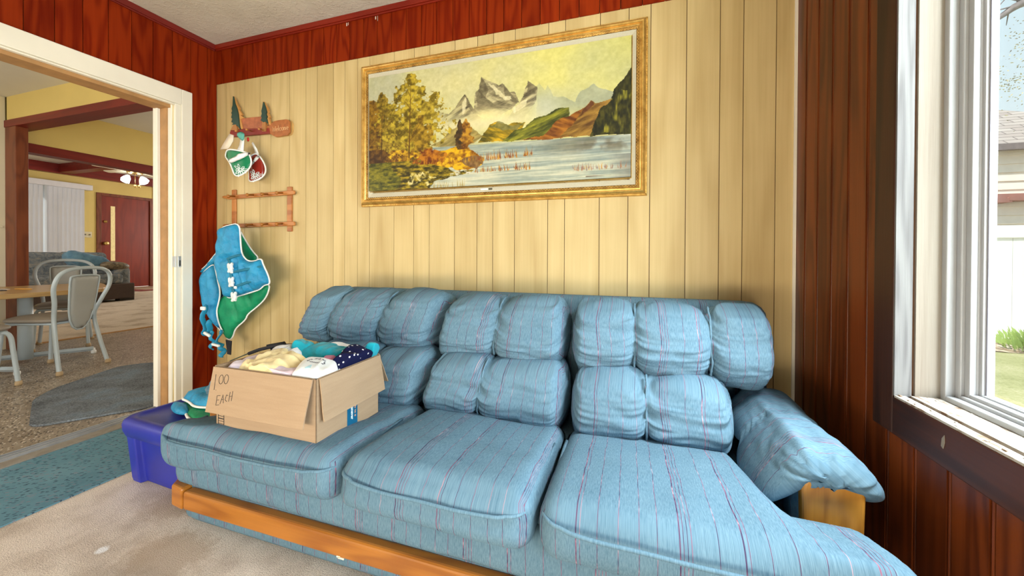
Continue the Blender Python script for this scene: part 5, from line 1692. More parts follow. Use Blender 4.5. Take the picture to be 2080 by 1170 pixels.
Zt = 0.598
garment('folded_shirt', 'pale lilac shirt bundled in the front left corner of the box', 'clothes', (-1.345, 1.040, Zt - 0.008), (0.055, 0.075, 0.038), cloth_mat('lilac_cotton', (0.74, 0.66, 0.74), (0.60, 0.52, 0.62)).m, 1.0, 0.3)
garment('folded_shirt', 'pale yellow shirt folded on top of the box of clothes', 'clothes', (-1.235, 1.045, Zt + 0.002), (0.115, 0.090, 0.045), cloth_mat('pale_yellow_cotton', (0.88, 0.74, 0.42), (0.80, 0.62, 0.30)).m, 2.0, -0.35, (0.10, 0), 22, 0.013)
garment('folded_shirt', 'white garment tucked behind the yellow shirt at the left of the box', 'clothes', (-1.310, 1.165, Zt + 0.006), (0.070, 0.060, 0.040), cloth_mat('white_cotton', (0.80, 0.79, 0.80), (0.66, 0.65, 0.68)).m, 3.0, 0.2)
garment('folded_shirt', 'turquoise garment rolled along the back of the box', 'clothes', (-1.135, 1.195, Zt + 0.012), (0.130, 0.050, 0.044), cloth_mat('turquoise_cotton', (0.010, 0.36, 0.46), (0.004, 0.22, 0.31)).m, 4.0, -0.05, (0, 0), 14, 0.012)
tq = cloth_mat('bright_turquoise_cotton', (0.015, 0.40, 0.50), (0.005, 0.25, 0.35)).m
garment('folded_sleeve', 'turquoise folded sleeve standing up at the back left of the box', 'clothes', (-1.268, 1.185, Zt + 0.034), (0.042, 0.030, 0.038), tq, 5.0, 0.2, (0, 0.1), 14, 0.008)
garment('folded_shirt', 'thin white shirt showing behind the turquoise roll', 'clothes', (-1.10, 1.232, Zt + 0.022), (0.10, 0.026, 0.038), cloth_mat('white_cotton_b', (0.82, 0.82, 0.83), (0.70, 0.70, 0.72)).m, 6.0, 0, (0, 0), 14, 0.008)
pk = cloth_mat('pink_cotton', (0.74, 0.56, 0.62), (0.58, 0.40, 0.47)).m
garment('folded_shirt', 'pink shirt edge between the yellow shirt and the printed tee', 'clothes', (-1.115, 0.985, Zt - 0.004), (0.090, 0.042, 0.034), cloth_mat('pale_pink_cotton', (0.76, 0.62, 0.70), (0.62, 0.48, 0.57)).m, 7.0, 0.55, (0, 0), 16, 0.010)
tee = garment('printed_tee', 'white tee with a dark arched print heaped at the front corner of the box', 'clothes', (-1.030, 1.010, Zt + 0.004), (0.068, 0.078, 0.052), cloth_mat('bright_white_cotton', (0.84, 0.87, 0.88), (0.72, 0.75, 0.78)).m, 8.0, 0.5, (0, 0.08), 12, 0.007)
pd = NT('navy_polka_dot_cotton')
_v = pd.n('TexVoronoi', {'Vector': pd.obj((52, 52, 52)), 'Scale': 1.0, 'Randomness': 0.55})
pd.color(pd.mix(pd.math('LESS_THAN', _v.outputs['Distance'], 0.20), (0.006, 0.008, 0.045), (0.80, 0.80, 0.82))); pd.set(rough=0.85, spec=0.15)
garment('polka_dot_dress', 'navy polka dot dress spilling over the right side of the box', 'clothes', (-0.995, 1.150, Zt + 0.014), (0.048, 0.085, 0.054), pd.m, 9.0, 0.1, (0.05, 0.1), 16, 0.009)
garment('navy_shirt', 'plain navy garment in the back right corner of the box', 'clothes', (-0.985, 1.225, Zt - 0.004), (0.030, 0.034, 0.042), cloth_mat('navy_cotton', (0.012, 0.016, 0.075), (0.005, 0.006, 0.035)).m, 10.0, 0, (0, 0), 16, 0.006)
garment('folded_shirt', 'small bright turquoise piece sticking up behind the polka dot dress', 'clothes', (-1.000, 1.236, Zt + 0.050), (0.034, 0.016, 0.030), tq, 11.0, 0.2, (0, 0.3), 16, 0.006)
garment('folded_shirt', 'deep pink scrap between the turquoise roll and the polka dot dress', 'clothes', (-1.062, 1.110, Zt + 0.030), (0.022, 0.030, 0.018), cloth_mat('deep_pink_cotton', (0.62, 0.22, 0.36), (0.42, 0.10, 0.22)).m, 12.0, 0.5, (0, 0), 16, 0.005)

# arched print on the white tee: strokes laid on the cloth
def drop_on(o, x, y):
    Mw = Matrix.Translation(o.location)
    hit, loc, nrm, _ = o.ray_cast(Vector((x, y, 2.0)) - o.location, Vector((0, 0, -1)))
    return (loc + o.location + nrm * 0.0004) if hit else None


bpy.context.view_layer.update()
TP = []
rp = random.Random(3)
for k in range(15):
    a = math.radians(200 - k * 15)
    for q in range(2):
        cx, cy = -1.028 + 0.030 * math.cos(a), 1.018 + 0.022 * math.sin(a)
        TP.append([(cx + rp.uniform(-.005, .005), cy + rp.uniform(-.005, .005)) for _ in range(3)])
for k in range(6):
    cx = -1.045 + k * 0.007
    TP.append([(cx, 1.004), (cx + 0.003, 1.011), (cx + 0.005, 1.003)])
b = MB()
for p in TP:
    q = [drop_on(tee, *c) for c in p]
    if all(v is not None for v in q): b.tube(q, 0.0007, 5)
if b.v:
    b.build('print', plain('dark_print', (0.14, 0.14, 0.16), 0.7), tee)
b = MB()
q = [drop_on(tee, -1.020 + dx, 0.965 + dy) for dx, dy in ((0, 0), (.014, .004), (.006, .018))]
if all(v is not None for v in q):
    b.tube(q + [q[0]], 0.003, 5)
    b.build('print_emblem', plain('grey_teal_print', (0.30, 0.46, 0.50), 0.7), tee)

# black handled rod behind the box
rod = thing('fishing_rod', 'thin rod with a black grip lying behind the cardboard box', 'rod', (-1.85, 1.50, 0.50))
b = MB(); b.tube([(-2.12, 1.50, 0.432), (-1.972, 1.50, 0.490)], 0.003, 6); b.build('shaft', plain('dark_green_shaft', (0.03, 0.05, 0.03), 0.4), rod, smooth=True)
b = MB(); b.tube([(-1.978, 1.50, 0.486), (-1.90, 1.50, 0.514), (-1.78, 1.50, 0.545), (-1.62, 1.50, 0.560)], 0.009, 10); b.build('grip', black_web, rod, smooth=True)

# ---------------------------------------------------------------- blue storage tote
tote = thing('storage_tote', 'dark blue plastic storage tote with lid between the door and the sofa', 'storage tote', (-1.91, 1.40, 0))
tm = NT('royal_blue_plastic')
tm.color(tm.ramp(tm.noise(tm.obj((6, 6, 6)), 1, 4), [(0.3, (0.016, 0.022, 0.26)), (0.7, (0.024, 0.034, 0.36))])); tm.set(rough=0.38, spec=0.45)
RT = Matrix.Translation((-1.928, 1.385, 0)) @ Matrix.Rotation(math.radians(-3), 4, 'Z')
b = MB()
def shell(sec):   # sec: list of (hx, hy, z)
    vs = []; fs = []; n = None
    for hx, hy, z in sec:
        # side panels are recessed between the corner posts
        o = []
        c = 0.055; rdp = 0.022
        pts = [(-hx, -hy), (-hx + c, -hy), (-hx + c + .008, -hy + rdp), (hx - c - .008, -hy + rdp), (hx - c, -hy), (hx, -hy),
               (hx, -hy + c), (hx - rdp, -hy + c + .008), (hx - rdp, -.03), (hx, -.02), (hx, .02), (hx - rdp, .03), (hx - rdp, hy - c - .008), (hx, hy - c), (hx, hy),
               (hx - c, hy), (hx - c - .008, hy - rdp), (-hx + c + .008, hy - rdp), (-hx + c, hy), (-hx, hy),
               (-hx, hy - c), (-hx + rdp, hy - c - .008), (-hx + rdp, .03), (-hx, .02), (-hx, -.02), (-hx + rdp, -.03), (-hx + rdp, -hy + c + .008), (-hx, -hy + c)]
        n = len(pts)
        vs += [RT @ Vector((x, y, z)) for x, y in pts]
    for i in range(len(sec) - 1):
        for k in range(n):
            l = (k + 1) % n
            fs.append((i * n + k, i * n + l, (i + 1) * n + l, (i + 1) * n + k))
    fs.append(tuple(range(n - 1, -1, -1))); fs.append(tuple((len(sec) - 1) * n + k for k in range(n)))
    b.add(vs, fs)
shell([(0.192, 0.312, 0.0), (0.196, 0.316, 0.02), (0.203, 0.330, 0.20), (0.206, 0.334, 0.235)])
b.build('tub', tm.m, tote, bevel=0.005)
b = MB()
for (z0, z1, hx, hy, r) in ((0.215, 0.262, 0.226, 0.358, 0.05), (0.262, 0.300, 0.220, 0.352, 0.05)):
    pass
prof = [(0.200, 0.330, 0.212), (0.214, 0.346, 0.222), (0.221, 0.354, 0.247), (0.223, 0.356, 0.272), (0.219, 0.352, 0.288), (0.209, 0.342, 0.298), (0.188, 0.320, 0.300), (0.182, 0.314, 0.294), (0.10, 0.20, 0.296)]
vs = []; fs = []; n = 0
for hx, hy, z in prof:
    o = rrect(-hx, hx, -hy, hy, min(0.05, hx * .5), 6); n = len(o)
    vs += [RT @ Vector((x, y, z)) for x, y in o]
for i in range(len(prof) - 1):
    for k in range(n):
        l = (k + 1) % n
        fs.append((i * n + k, i * n + l, (i + 1) * n + l, (i + 1) * n + k))
fs.append(tuple(range(n - 1, -1, -1))); fs.append(tuple((len(prof) - 1) * n + k for k in range(n)))
b.add(vs, fs); b.build('lid', tm.m, tote, smooth=True)
scm = plain('pale_scuff', (0.40, 0.42, 0.62), 0.6)
for (x, y, a) in ((-1.83, 1.09, 0.2), (-1.76, 1.05, 0.5)):
    b = MB()
    Mq = Matrix.Translation((x, y, 0.2965)) @ Matrix.Rotation(a, 4, 'Z')
    b.box(-0.014, 0.014, -0.003, 0.003, 0, 0.0006, 0, Mq)
    b.build('scuff', scm, tote)

# second life vest and straps lying on the tote
v2 = thing('life_vest', 'folded blue life vest with green lining lying on the blue tote', 'life vest', (-1.85, 1.38, 0.30), 0, 'blue life vests')
def lay(z, seed):
    return lambda a, c, t: (a, c, z + t + 0.3 * t * nz(a * 14, c * 14, seed))
V2A = [(-2.05, 1.215), (-1.96, 1.200), (-1.87, 1.165), (-1.80, 1.18), (-1.72, 1.22), (-1.70, 1.40), (-1.80, 1.55), (-1.90, 1.56), (-1.97, 1.45), (-2.03, 1.32)]
V2B = [(-2.06, 1.195), (-1.98, 1.178), (-1.90, 1.150), (-1.84, 1.120), (-1.76, 1.10), (-1.70, 1.13), (-1.72, 1.24), (-1.84, 1.25), (-1.98, 1.26)]
for nm, out, z, T, mat, sd in (('lower_panel', V2B, 0.312, 0.014, grn.m, 1), ('upper_panel', V2A, 0.338, 0.036, nyl.m, 2)):
    so = smooth_poly(out, 2)
    b = MB(); f = lay(z, sd); b.pillow(so, T, 0.04, f, 0.016, 0.5); o = b.build(nm, mat, v2, smooth=True)
    b = MB(); b.tube([f(p[0], p[1], 0) for p in densify(so, 0.012)], 0.0055, 6, closed=True); b.build('piping', white_cloth, o, smooth=True)
so = smooth_poly([(-2.075, 1.200), (-2.03, 1.165), (-1.96, 1.135), (-1.90, 1.125), (-1.875, 1.15), (-1.93, 1.185), (-2.0, 1.215)], 2)
b = MB(); f = lay(0.314, 5); b.pillow(so, 0.020, 0.03, f, 0.012, 0.5); b.build('front_roll', nyl.m, v2, smooth=True)
b = MB(); b.tube([(-2.12, 1.33, 0.306), (-2.05, 1.42, 0.325), (-1.98, 1.52, 0.355), (-1.93, 1.60, 0.40), (-1.90, 1.66, 0.43)], 0.030, 8, flat=0.25); b.build('shoulder_strap', black_web, v2, smooth=True)
b = MB()
for k in range(9):
    x, y, z = -1.90 + rp.uniform(-.05, .06), 1.62 + rp.uniform(-.05, .05), 0.42 + rp.uniform(-.05, .06)
    b.tube([(x, y, z), (x + rp.uniform(-.05, .05), y + rp.uniform(-.03, .03), z + rp.uniform(-.04, .05)), (x + rp.uniform(-.06, .06), y, z + rp.uniform(-.06, .06))], 0.013, 6, flat=0.5)
b.build('strap_bundle', black_web, v2, smooth=True)
b = MB(); b.tube([(-1.96, 1.60, 0.40), (-1.965, 1.60, 0.44), (-1.95, 1.60, 0.455)], 0.014, 8, flat=0.5); b.tube([(-1.90, 1.60, 0.455), (-1.84, 1.61, 0.485), (-1.80, 1.62, 0.50)], 0.012, 8, flat=0.5)
b.build('blue_strap', plain('royal_blue_webbing', (0.02, 0.06, 0.35), 0.6), v2, smooth=True)
b = MB(); b.puff((-1.83, 1.50, 0.40), (0.035, 0.04, 0.03), 0.025, (8, 8, 8), lambda p, a: p + Vector((1, 1, 1)) * 0.008 * nz(p.x * 60, p.y * 60, p.z * 60)); b.build('mesh_pocket', plain('pale_teal_mesh', (0.20, 0.36, 0.36), 0.7), v2, smooth=True)

# ---------------------------------------------------------------- kitchen
b = MB(); b.prism(smooth_poly(densify([(-3.03, 1.62), (-3.34, 1.215), (-3.95, 1.455), (-4.12, 1.62), (-4.38, 2.12), (-4.25, 2.30), (-3.30, 2.30), (-3.03, 1.95)], 0.16), 2), 0.001, 0.014, lambda x, y, h: (x, y, h))
tag(b.build('floor_mat', M['mat'], origin=(-3.7, 1.8, 0), bevel=0.004), 'worn grey-blue mat with rounded corners on the speckled kitchen floor', 'mat')

steel = plain('pale_blue_painted_tube', (0.44, 0.50, 0.53), 0.32, 0, 0.05, 8)
vinyl_pad = plain('taupe_vinyl_pad', (0.27, 0.23, 0.19), 0.42, 0, 0.06, 8)
grey_panel = plain('pale_grey_back_panel', (0.36, 0.36, 0.34), 0.45, 0, 0.05, 8)
rubber = plain('tan_rubber_foot', (0.44, 0.31, 0.17), 0.7)


def catmull(pts, k=6):
    P = [Vector(p) for p in pts]; o = []
    for i in range(len(P) - 1):
        a = P[max(i - 1, 0)]; b_ = P[i]; c = P[i + 1]; d = P[min(i + 2, len(P) - 1)]
        for j in range(k):
            t = j / k
            o.append(0.5 * ((2 * b_) + (c - a) * t + (2 * a - 5 * b_ + 4 * c - d) * t * t + (-a + 3 * b_ - 3 * c + d) * t ** 3))
    return o + [P[-1]]


def make_chair(loc, rotz, label, hs=1.0):
    t = thing('kitchen_chair', label, 'chair', loc, rotz, 'kitchen chairs around the table')
    half = [(-0.195, -0.30, 0.0), (-0.172, -0.245, 0.25), (-0.158, -0.215, 0.46), (-0.185, -0.25, 0.60), (-0.222, -0.285, 0.73), (-0.205, -0.305, 0.83), (-0.135, -0.318, 0.885), (0, -0.322, 0.90)]
    half = [(x, y, z * hs) for x, y, z in half]
    path = half + [(-x, y, z) for x, y, z in half[-2::-1]]
    b = MB(); b.tube(catmull(path), 0.0155, 10); hb = b.build('hoop_back', steel, t, smooth=True, local=True)
    b = MB()
    out = [(-0.085, 0.355), (0.085, 0.355), (0.122, 0.80), (0.105, 0.835), (-0.105, 0.835), (-0.122, 0.80)]
    b.pillow(smooth_poly(out, 2), 0.014, 0.02, lambda x, z, q: (x, -0.262 - (z - 0.45) * 0.12 - q, z * hs), 0.03)
    o = b.build('backrest', grey_panel, t, smooth=True, local=True)
    b = MB(); b.tube([(x, -0.262 - (z - 0.45) * 0.12, z * hs) for x, z in smooth_poly(out, 2)], 0.0075, 6, closed=True); b.build('backrest_rim', steel, o, smooth=True, local=True)
    b = MB(); b.puff((0, -0.01, 0.455), (0.205, 0.215, 0.028), (0.10, 0.10, 0.026), (16, 16, 6), lambda p, a: p + Vector((0, 0, 0.012 * (1 - a[0] ** 2) * (1 - a[1] ** 2) if p.z > 0 else 0)))
    b.build('seat', vinyl_pad, t, smooth=True, local=True)
    b = MB(); b.tube([(-0.16, -0.2, 0.425), (0.16, -0.2, 0.425), (0.165, 0.16, 0.425), (-0.165, 0.16, 0.425)], 0.010, 8, closed=True); b.build('seat_frame', steel, t, smooth=True, local=True)
    for s in (-1, 1):
        b = MB(); b.tube(catmull([(s * 0.12, 0.02, 0.425), (s * 0.155, 0.13, 0.422), (s * 0.172, 0.175, 0.39), (s * 0.18, 0.19, 0.25), (s * 0.19, 0.21, 0.012)]), 0.0145, 10)
        lg = b.build('leg', steel, t, smooth=True, local=True)
        b = MB(); b.lathe([(0.018, 0), (0.021, 0.008), (0.018, 0.035)], 10, Matrix.Translation((s * 0.19, 0.21, 0)))
        b.build('rubber_foot', rubber, lg, smooth=True, local=True)
        b = MB(); b.lathe([(0.019, 0), (0.022, 0.008), (0.019, 0.035)], 10, Matrix.Translation((s * 0.195, -0.30, 0)))
        b.build('rubber_foot', rubber, hb, smooth=True, local=True)
    return t


R_ = math.radians
make_chair((-4.90, 1.905, 0), R_(110), 'pale hoop-backed kitchen chair seen from behind at the near side of the table')
make_chair((-5.96, 2.42, 0), R_(-116), 'pale hoop-backed kitchen chair on the far side of the table beside the red post', 1.05)
make_chair((-4.68, 1.36, 0), R_(8), 'pale kitchen chair cut off by the left frame edge, only seat and leg showing')

tb = thing('kitchen_table', 'tan laminate kitchen table on a pale blue metal pedestal', 'table', (-5.50, 1.75, 0))
top = smooth_poly([(-4.93, 0.60), (-4.965, 2.20), (-5.05, 2.36), (-5.55, 2.58), (-5.92, 2.70), (-6.06, 2.60), (-6.06, 0.60)], 1)
b = MB(); b.prism(top, 0.640, 0.682, lambda x, y, h: (x, y, h)); b.build('table_top', M['table_wood'], tb, bevel=0.006)
for y in (1.35, 1.95):
    b = MB(); b.tube([(-5.41, y, 0.03), (-5.41, y, 0.64)], 0.048, 14); b.build('post', steel, tb, smooth=True)
for (p, q) in (((-5.55, 1.85, 0.05), (-5.24, 2.34, 0.05)), ((-5.65, 1.45, 0.05), (-4.90, 1.72, 0.05)), ((-5.45, 1.2, 0.05), (-5.9, 1.0, 0.05)), ((-5.35, 1.2, 0.05), (-4.95, 0.95, 0.05))):
    b = MB(); b.tube([p, q], 0.022, 4); o = b.build('base_foot', steel, tb)
    b = MB(); b.lathe([(0.013, 0), (0.020, 0.004), (0.020, 0.03), (0.012, 0.035), (0.012, 0.055)], 10, Matrix.Translation((q[0], q[1], 0.0))); b.build('caster', white_pl, o, smooth=True)
b = MB(); b.box(-5.72, -5.58, 1.70, 1.92, 0.682, 0.685)
tag(b.build('paper_sheet', plain('printed_paper', (0.55, 0.50, 0.46), 0.6, 0, 0.4, 60), origin=(-5.65, 1.81, 0.682)), 'sheet of printed paper lying on the kitchen table', 'paper')
b = MB(); b.box(-5.46, -5.40, 1.66, 1.84, 0.682, 0.690)
tag(b.build('notebook', plain('dark_book_cover', (0.05, 0.045, 0.05), 0.5), origin=(-5.43, 1.75, 0.682), bevel=0.002), 'thin dark notebook near the left edge of the kitchen table', 'book')
b = MB(); b.tube([(-5.52, 1.93, 0.688), (-5.36, 1.97, 0.688)], 0.006, 8)
tag(b.build('pencil', plain('orange_pencil', (0.62, 0.30, 0.05), 0.4), origin=(-5.44, 1.95, 0.682), smooth=True), 'orange pencil lying beside the papers on the kitchen table', 'pencil')

# ---------------------------------------------------------------- living room
cp = NT('grey_blue_floral_upholstery')
_v = cp.noise(cp.obj((9, 9, 9)), 1, 5, 0.7, 1.2)
cp.color(cp.ramp(_v, [(0.32, (0.07, 0.075, 0.075)), (0.5, (0.16, 0.18, 0.20)), (0.66, (0.30, 0.27, 0.22))])); cp.set(rough=0.95, spec=0.1)
cs = plain('grey_blue_striped_panel', (0.17, 0.22, 0.28), 0.95, 0, 0.3, 40, 0.1)
couch = thing('floral_couch', 'grey-blue floral couch under the vertical blinds in the living room', 'couch', (-10.9, 4.5, 0))
b = MB(); b.puff((-11.25, 4.35, 0.70), (0.16, 0.85, 0.34), 0.10, (8, 30, 12), lambda p, a: p + Vector((0.02 * nz(p.y * 4, p.z * 4, 1), 0, 0.015 * nz(p.y * 3, 1, 2)))); b.build('backrest', cp.m, couch, smooth=True)
b = MB(); b.puff((-11.22, 4.60, 0.72), (0.15, 0.06, 0.33), 0.05, (6, 6, 10)); b.build('stripe_panel', cs, couch, smooth=True)
b = MB(); b.puff((-10.75, 4.30, 0.48), (0.42, 0.80, 0.11), 0.06, (12, 24, 6)); b.build('seat_cushion', cp.m, couch, smooth=True)
b = MB(); b.puff((-10.85, 5.12, 0.50), (0.48, 0.13, 0.24), 0.10, (16, 8, 10)); b.build('armrest', cp.m, couch, smooth=True)
b = MB(); b.box(-11.35, -10.30, 3.5, 5.26, 0.06, 0.38); b.build('base', plain('dark_brown_skirt', (0.05, 0.03, 0.022), 0.8), couch, bevel=0.02)
b = MB(); b.box(-10.55, -10.40, 5.05, 5.30, 0.004, 0.06); b.box(-11.3, -11.2, 5.05, 5.2, 0.004, 0.06); b.box(-10.5, -10.4, 3.5, 3.6, 0.004, 0.06); b.build('couch_foot', plain('black_foot', (0.02, 0.015, 0.012), 0.5), couch)
bl = cloth_mat('dusty_blue_cotton', (0.13, 0.26, 0.36), (0.07, 0.15, 0.23)).m
b = MB(); b.puff((-10.62, 4.66, 0.86), (0.18, 0.34, 0.15), (0.12, 0.2, 0.13), (16, 24, 10), lambda p, a: p + Vector((0, 0, -0.28 * p.y + 0.035 * nz(p.y * 9, p.x * 9, 1))))
tag(b.build('blue_throw', bl, origin=(-10.62, 4.66, 0.7), smooth=True), 'blue throw bundled over the floral couch arm', 'throw')
b = MB(); b.puff((-10.50, 5.00, 0.76), (0.16, 0.24, 0.085), (0.12, 0.18, 0.08), (16, 20, 8), lambda p, a: p + Vector((0, 0, -0.10 * p.y)))
_p = NT('dark_paisley_cotton'); _p.color(_p.ramp(_p.noise(_p.obj((18, 18, 18)), 1, 4, 0.7), [(0.4, (0.06, 0.045, 0.03)), (0.6, (0.22, 0.17, 0.10))]))
tag(b.build('patterned_pillow', _p.m, origin=(-10.5, 5.0, 0.66), smooth=True), 'dark patterned pillow on the couch arm beside the blue throw', 'pillow')
em = thing('entry_mat', 'red bordered entry mat with beige centre before the entry door', 'mat', (-13.2, 7.3, 0))
b = MB(); b.box(-14.05, -12.45, 6.45, 8.6, 0.005, 0.018); b.build('border', plain('red_mat_border', (0.20, 0.035, 0.03), 0.95), em, bevel=0.004)
b = MB(); b.box(-13.85, -12.75, 6.75, 8.3, 0.018, 0.021); b.build('centre_panel', plain('beige_mat_centre', (0.36, 0.25, 0.17), 0.95), em)

fan = thing('ceiling_fan', 'brass and white ceiling fan with glowing glass lamps in the living room', 'ceiling fan', (-11.0, 5.62, 2.8))
fx, fy = -11.0, 5.62
b = MB(); b.lathe([(0.03, 3.02), (0.03, 3.25), (0.07, 3.26), (0.08, 3.32)], 14, Matrix.Translation((fx, fy, 0))); b.build('downrod', brass, fan, smooth=True)
b = MB(); b.lathe([(0.05, 2.86), (0.13, 2.88), (0.16, 2.94), (0.14, 3.01), (0.05, 3.03)], 20, Matrix.Translation((fx, fy, 0))); b.build('motor', brass, fan, smooth=True)
bladem = plain('cream_fan_blade', (0.74, 0.66, 0.46), 0.4)
for k in range(5):
    a = R_(72 * k + 52)
    Mx = Matrix.Translation((fx, fy, 2.93)) @ Matrix.Rotation(a, 4, 'Z') @ Matrix.Rotation(R_(8), 4, 'X')
    b = MB(); b.prism([(0.14, -0.03), (0.22, -0.06), (0.66, -0.075), (0.70, -0.05), (0.70, 0.05), (0.66, 0.075), (0.22, 0.06), (0.14, 0.03)], -0.006, 0.006, lambda x, y, h: Mx @ Vector((x, y, h))); b.build('blade', bladem, fan)
lamp = NT('glowing_frosted_glass'); lamp.color((0.9, 0.95, 1.0)); lamp.b.inputs['Emission Color'].default_value = (0.86, 0.95, 1.0, 1); lamp.b.inputs['Emission Strength'].default_value = 9.0
for k in range(4):
    a = R_(90 * k + 20)
    cxl, cyl = fx + 0.15 * math.cos(a), fy + 0.15 * math.sin(a)
    Mx = Matrix.Translation((cxl, cyl, 2.80)) @ Matrix.Rotation(a, 4, 'Z') @ Matrix.Rotation(R_(145), 4, 'Y')
    b = MB(); b.lathe([(0.025, 0), (0.04, 0.02), (0.065, 0.07), (0.08, 0.13), (0.07, 0.135)], 16, Mx); b.build('lamp_shade', lamp.m, fan, smooth=True)
for dx in (0.02, -0.03):
    b = MB(); b.tube([(fx + dx, fy + 0.05 + dx, 2.86), (fx + dx, fy + 0.05 + dx, 2.62)], 0.004, 5); b.lathe([(0.01, 2.56), (0.025, 2.58), (0.02, 2.62), (0.006, 2.63)], 10, Matrix.Translation((fx + dx, fy + 0.05 + dx, 0))); b.build('pull_chain', brass, fan, smooth=True)

# ornament at the top right corner, its lower rim showing
b = MB(); b.lathe([(0.0, 0.0), (0.030, 0.004), (0.040, 0.012), (0.036, 0.02), (0.02, 0.03), (0.0, 0.034)], 20, Matrix.Translation((XR - 0.03, YB - 0.03, 1.0)))
b = MB()
b.puff((0.672, 1.895, 2.475), (0.018, 0.028, 0.045), (0.017, 0.027, 0.03), (8, 8, 8))
tag(b.build('corner_ornament', M['oak'], origin=(0.672, 1.895, 2.43), smooth=True), 'small golden wood ornament in the top corner by the brown wall', 'ornament')

# ---------------------------------------------------------------- garden outside the window
GZ = -0.30
gm = NT('spring_lawn')
g1 = gm.noise(gm.obj((1.2, 1.2, 1.2)), 1, 5, 0.65); g2 = gm.noise(gm.obj((40, 40, 40)), 1, 4, 0.7)
gm.color(gm.ramp(gm.math('ADD', gm.math('MULTIPLY', g1, .55), gm.math('MULTIPLY', g2, .45)), [(0.34, (0.30, 0.31, 0.13)), (0.52, (0.48, 0.45, 0.23)), (0.68, (0.70, 0.62, 0.42))])); gm.set(rough=1.0, spec=0.05)
gm.bump(g2, 0.6, 0.03)
b = MB(); b.grid(lambda u, v: (0.9 + 22 * u, -8 + 20 * v, GZ + 0.03 * nz(22 * u * .5, 20 * v * .5, 3)), 60, 60)
lawn = b.build('lawn', gm.m, smooth=True); struct(lawn)
b = MB(); b.box(-18, 0.83, -9, 14, GZ - 0.1, GZ - 0.05); struct(b.build('ground_under_house', gm.m))
mb_ = NT('leaf_litter_bed')
mv = mb_.n('TexVoronoi', {'Vector': mb_.obj((16, 16, 16)), 'Scale': 1.0})
mb_.color(mb_.ramp(mb_.n('SeparateColor', {0: mv.outputs['Color']}).outputs[0], [(0.0, (0.22, 0.14, 0.09)), (0.5, (0.46, 0.33, 0.23)), (1.0, (0.74, 0.62, 0.50))])); mb_.set(rough=1.0)
b = MB(); b.grid(lambda u, v: (1.5 + 14 * u, 7.0 + 1.1 * v + 0.12 * nz(u * 30, 1), GZ + 0.012 + 0.05 * math.sin(v * PI) + 0.02 * nz(u * 60, v * 6)), 120, 10)
struct(b.build('flower_bed', mb_.m, smooth=True))
fence = thing('vinyl_fence', 'white vinyl privacy fence with a top rail across the yard', 'fence', (6, 8.05, GZ))
wf = plain('white_fence_vinyl', (0.86, 0.85, 0.84), 0.5, 0, 0.02, 2)
b = MB()
for k in range(60): b.box(1.0 + 0.2 * k + 0.003, 1.2 + 0.2 * k - 0.003, 8.03, 8.055, GZ + 0.1, 1.34)
b.box(1.0, 13.0, 8.045, 8.056, GZ + 0.1, 1.34); b.build('fence_panel', wf, fence)
b = MB(); b.box(1.0, 13.0, 8.0, 8.09, 1.335, 1.535); b.build('top_rail', wf, fence, bevel=0.01)
b = MB(); b.box(1.0, 13.0, 8.0, 8.09, GZ + 0.02, GZ + 0.16); b.build('bottom_rail', wf, fence, bevel=0.01)
for x in (1.0, 3.4, 6.6, 9.0, 11.4):
    b = MB(); b.box(x - 0.065, x + 0.065, 7.98, 8.11, GZ, 1.56); b.lathe([(0.09, 1.56), (0.09, 1.575), (0.0, 1.62)], 4, Matrix.Translation((x, 8.045, 0)) @ Matrix.Rotation(PI / 4, 4, 'Z')); b.build('fence_post', wf, fence)
house = thing('neighbour_house', 'beige clapboard house with a brown shingle roof behind the white fence', 'house', (9, 12, GZ))
sd = plain('beige_clapboard', (0.88, 0.76, 0.66), 0.7, 0, 0.05, 6)
b = MB()
for k in range(20):
    z = GZ + 0.187 * k
    b.add([(4.5, 11.0, z), (14, 11.0, z), (14, 11.03, z + 0.187), (4.5, 11.03, z + 0.187), (4.5, 11.2, z), (14, 11.2, z), (14, 11.2, z + 0.187), (4.5, 11.2, z + 0.187)],
          [(0, 1, 2, 3), (4, 7, 6, 5), (0, 4, 5, 1), (3, 2, 6, 7), (0, 3, 7, 4), (1, 5, 6, 2)])
b.build('clapboard_wall', sd, house)
sh = NT('brown_shingles')
bk = sh.n('TexBrick', {'Vector': sh.n('UVMap', uv_map='UVMap').outputs[0], 'Color1': (0.42, 0.34, 0.31, 1), 'Color2': (0.54, 0.46, 0.42, 1), 'Mortar': (0.22, 0.18, 0.17, 1), 'Scale': 1.0, 'Mortar Size': 0.012, 'Brick Width': 0.5, 'Row Height': 0.16})
sh.color(bk.outputs['Color']); sh.set(rough=0.9, spec=0.1)
b = MB()
RP = [(3.9, 10.82, 3.45), (11.2, 10.82, 3.45), (6.3, 14.1, 5.90), (3.9, 14.1, 5.90)]
vs = RP + [(x, y, z - 0.14) for x, y, z in RP]
b.add(vs, [(0, 1, 2, 3), (7, 6, 5, 4), (0, 4, 5, 1), (1, 5, 6, 2), (2, 6, 7, 3), (3, 7, 4, 0)], 0, [(p[0], (p[1] - 10.6) * 1.22) for p in RP] * 2)
b.build('roof', sh.m, house)
b = MB()
RQ = [(11.2, 10.82, 3.45), (11.2, 17.4, 3.45), (6.3, 14.1, 5.90)]
b.add(RQ + [(x, y, z - 0.14) for x, y, z in RQ], [(0, 1, 2), (5, 4, 3), (0, 3, 4, 1), (1, 4, 5, 2), (2, 5, 3, 0)], 0, [(p[1], p[2]) for p in RQ] * 2)
b.build('hip_roof', sh.m, house)
b = MB(); b.box(3.9, 11.2, 10.74, 10.84, 3.32, 3.45); b.build('eave_gutter', plain('brown_grey_gutter', (0.22, 0.17, 0.17), 0.6), house)
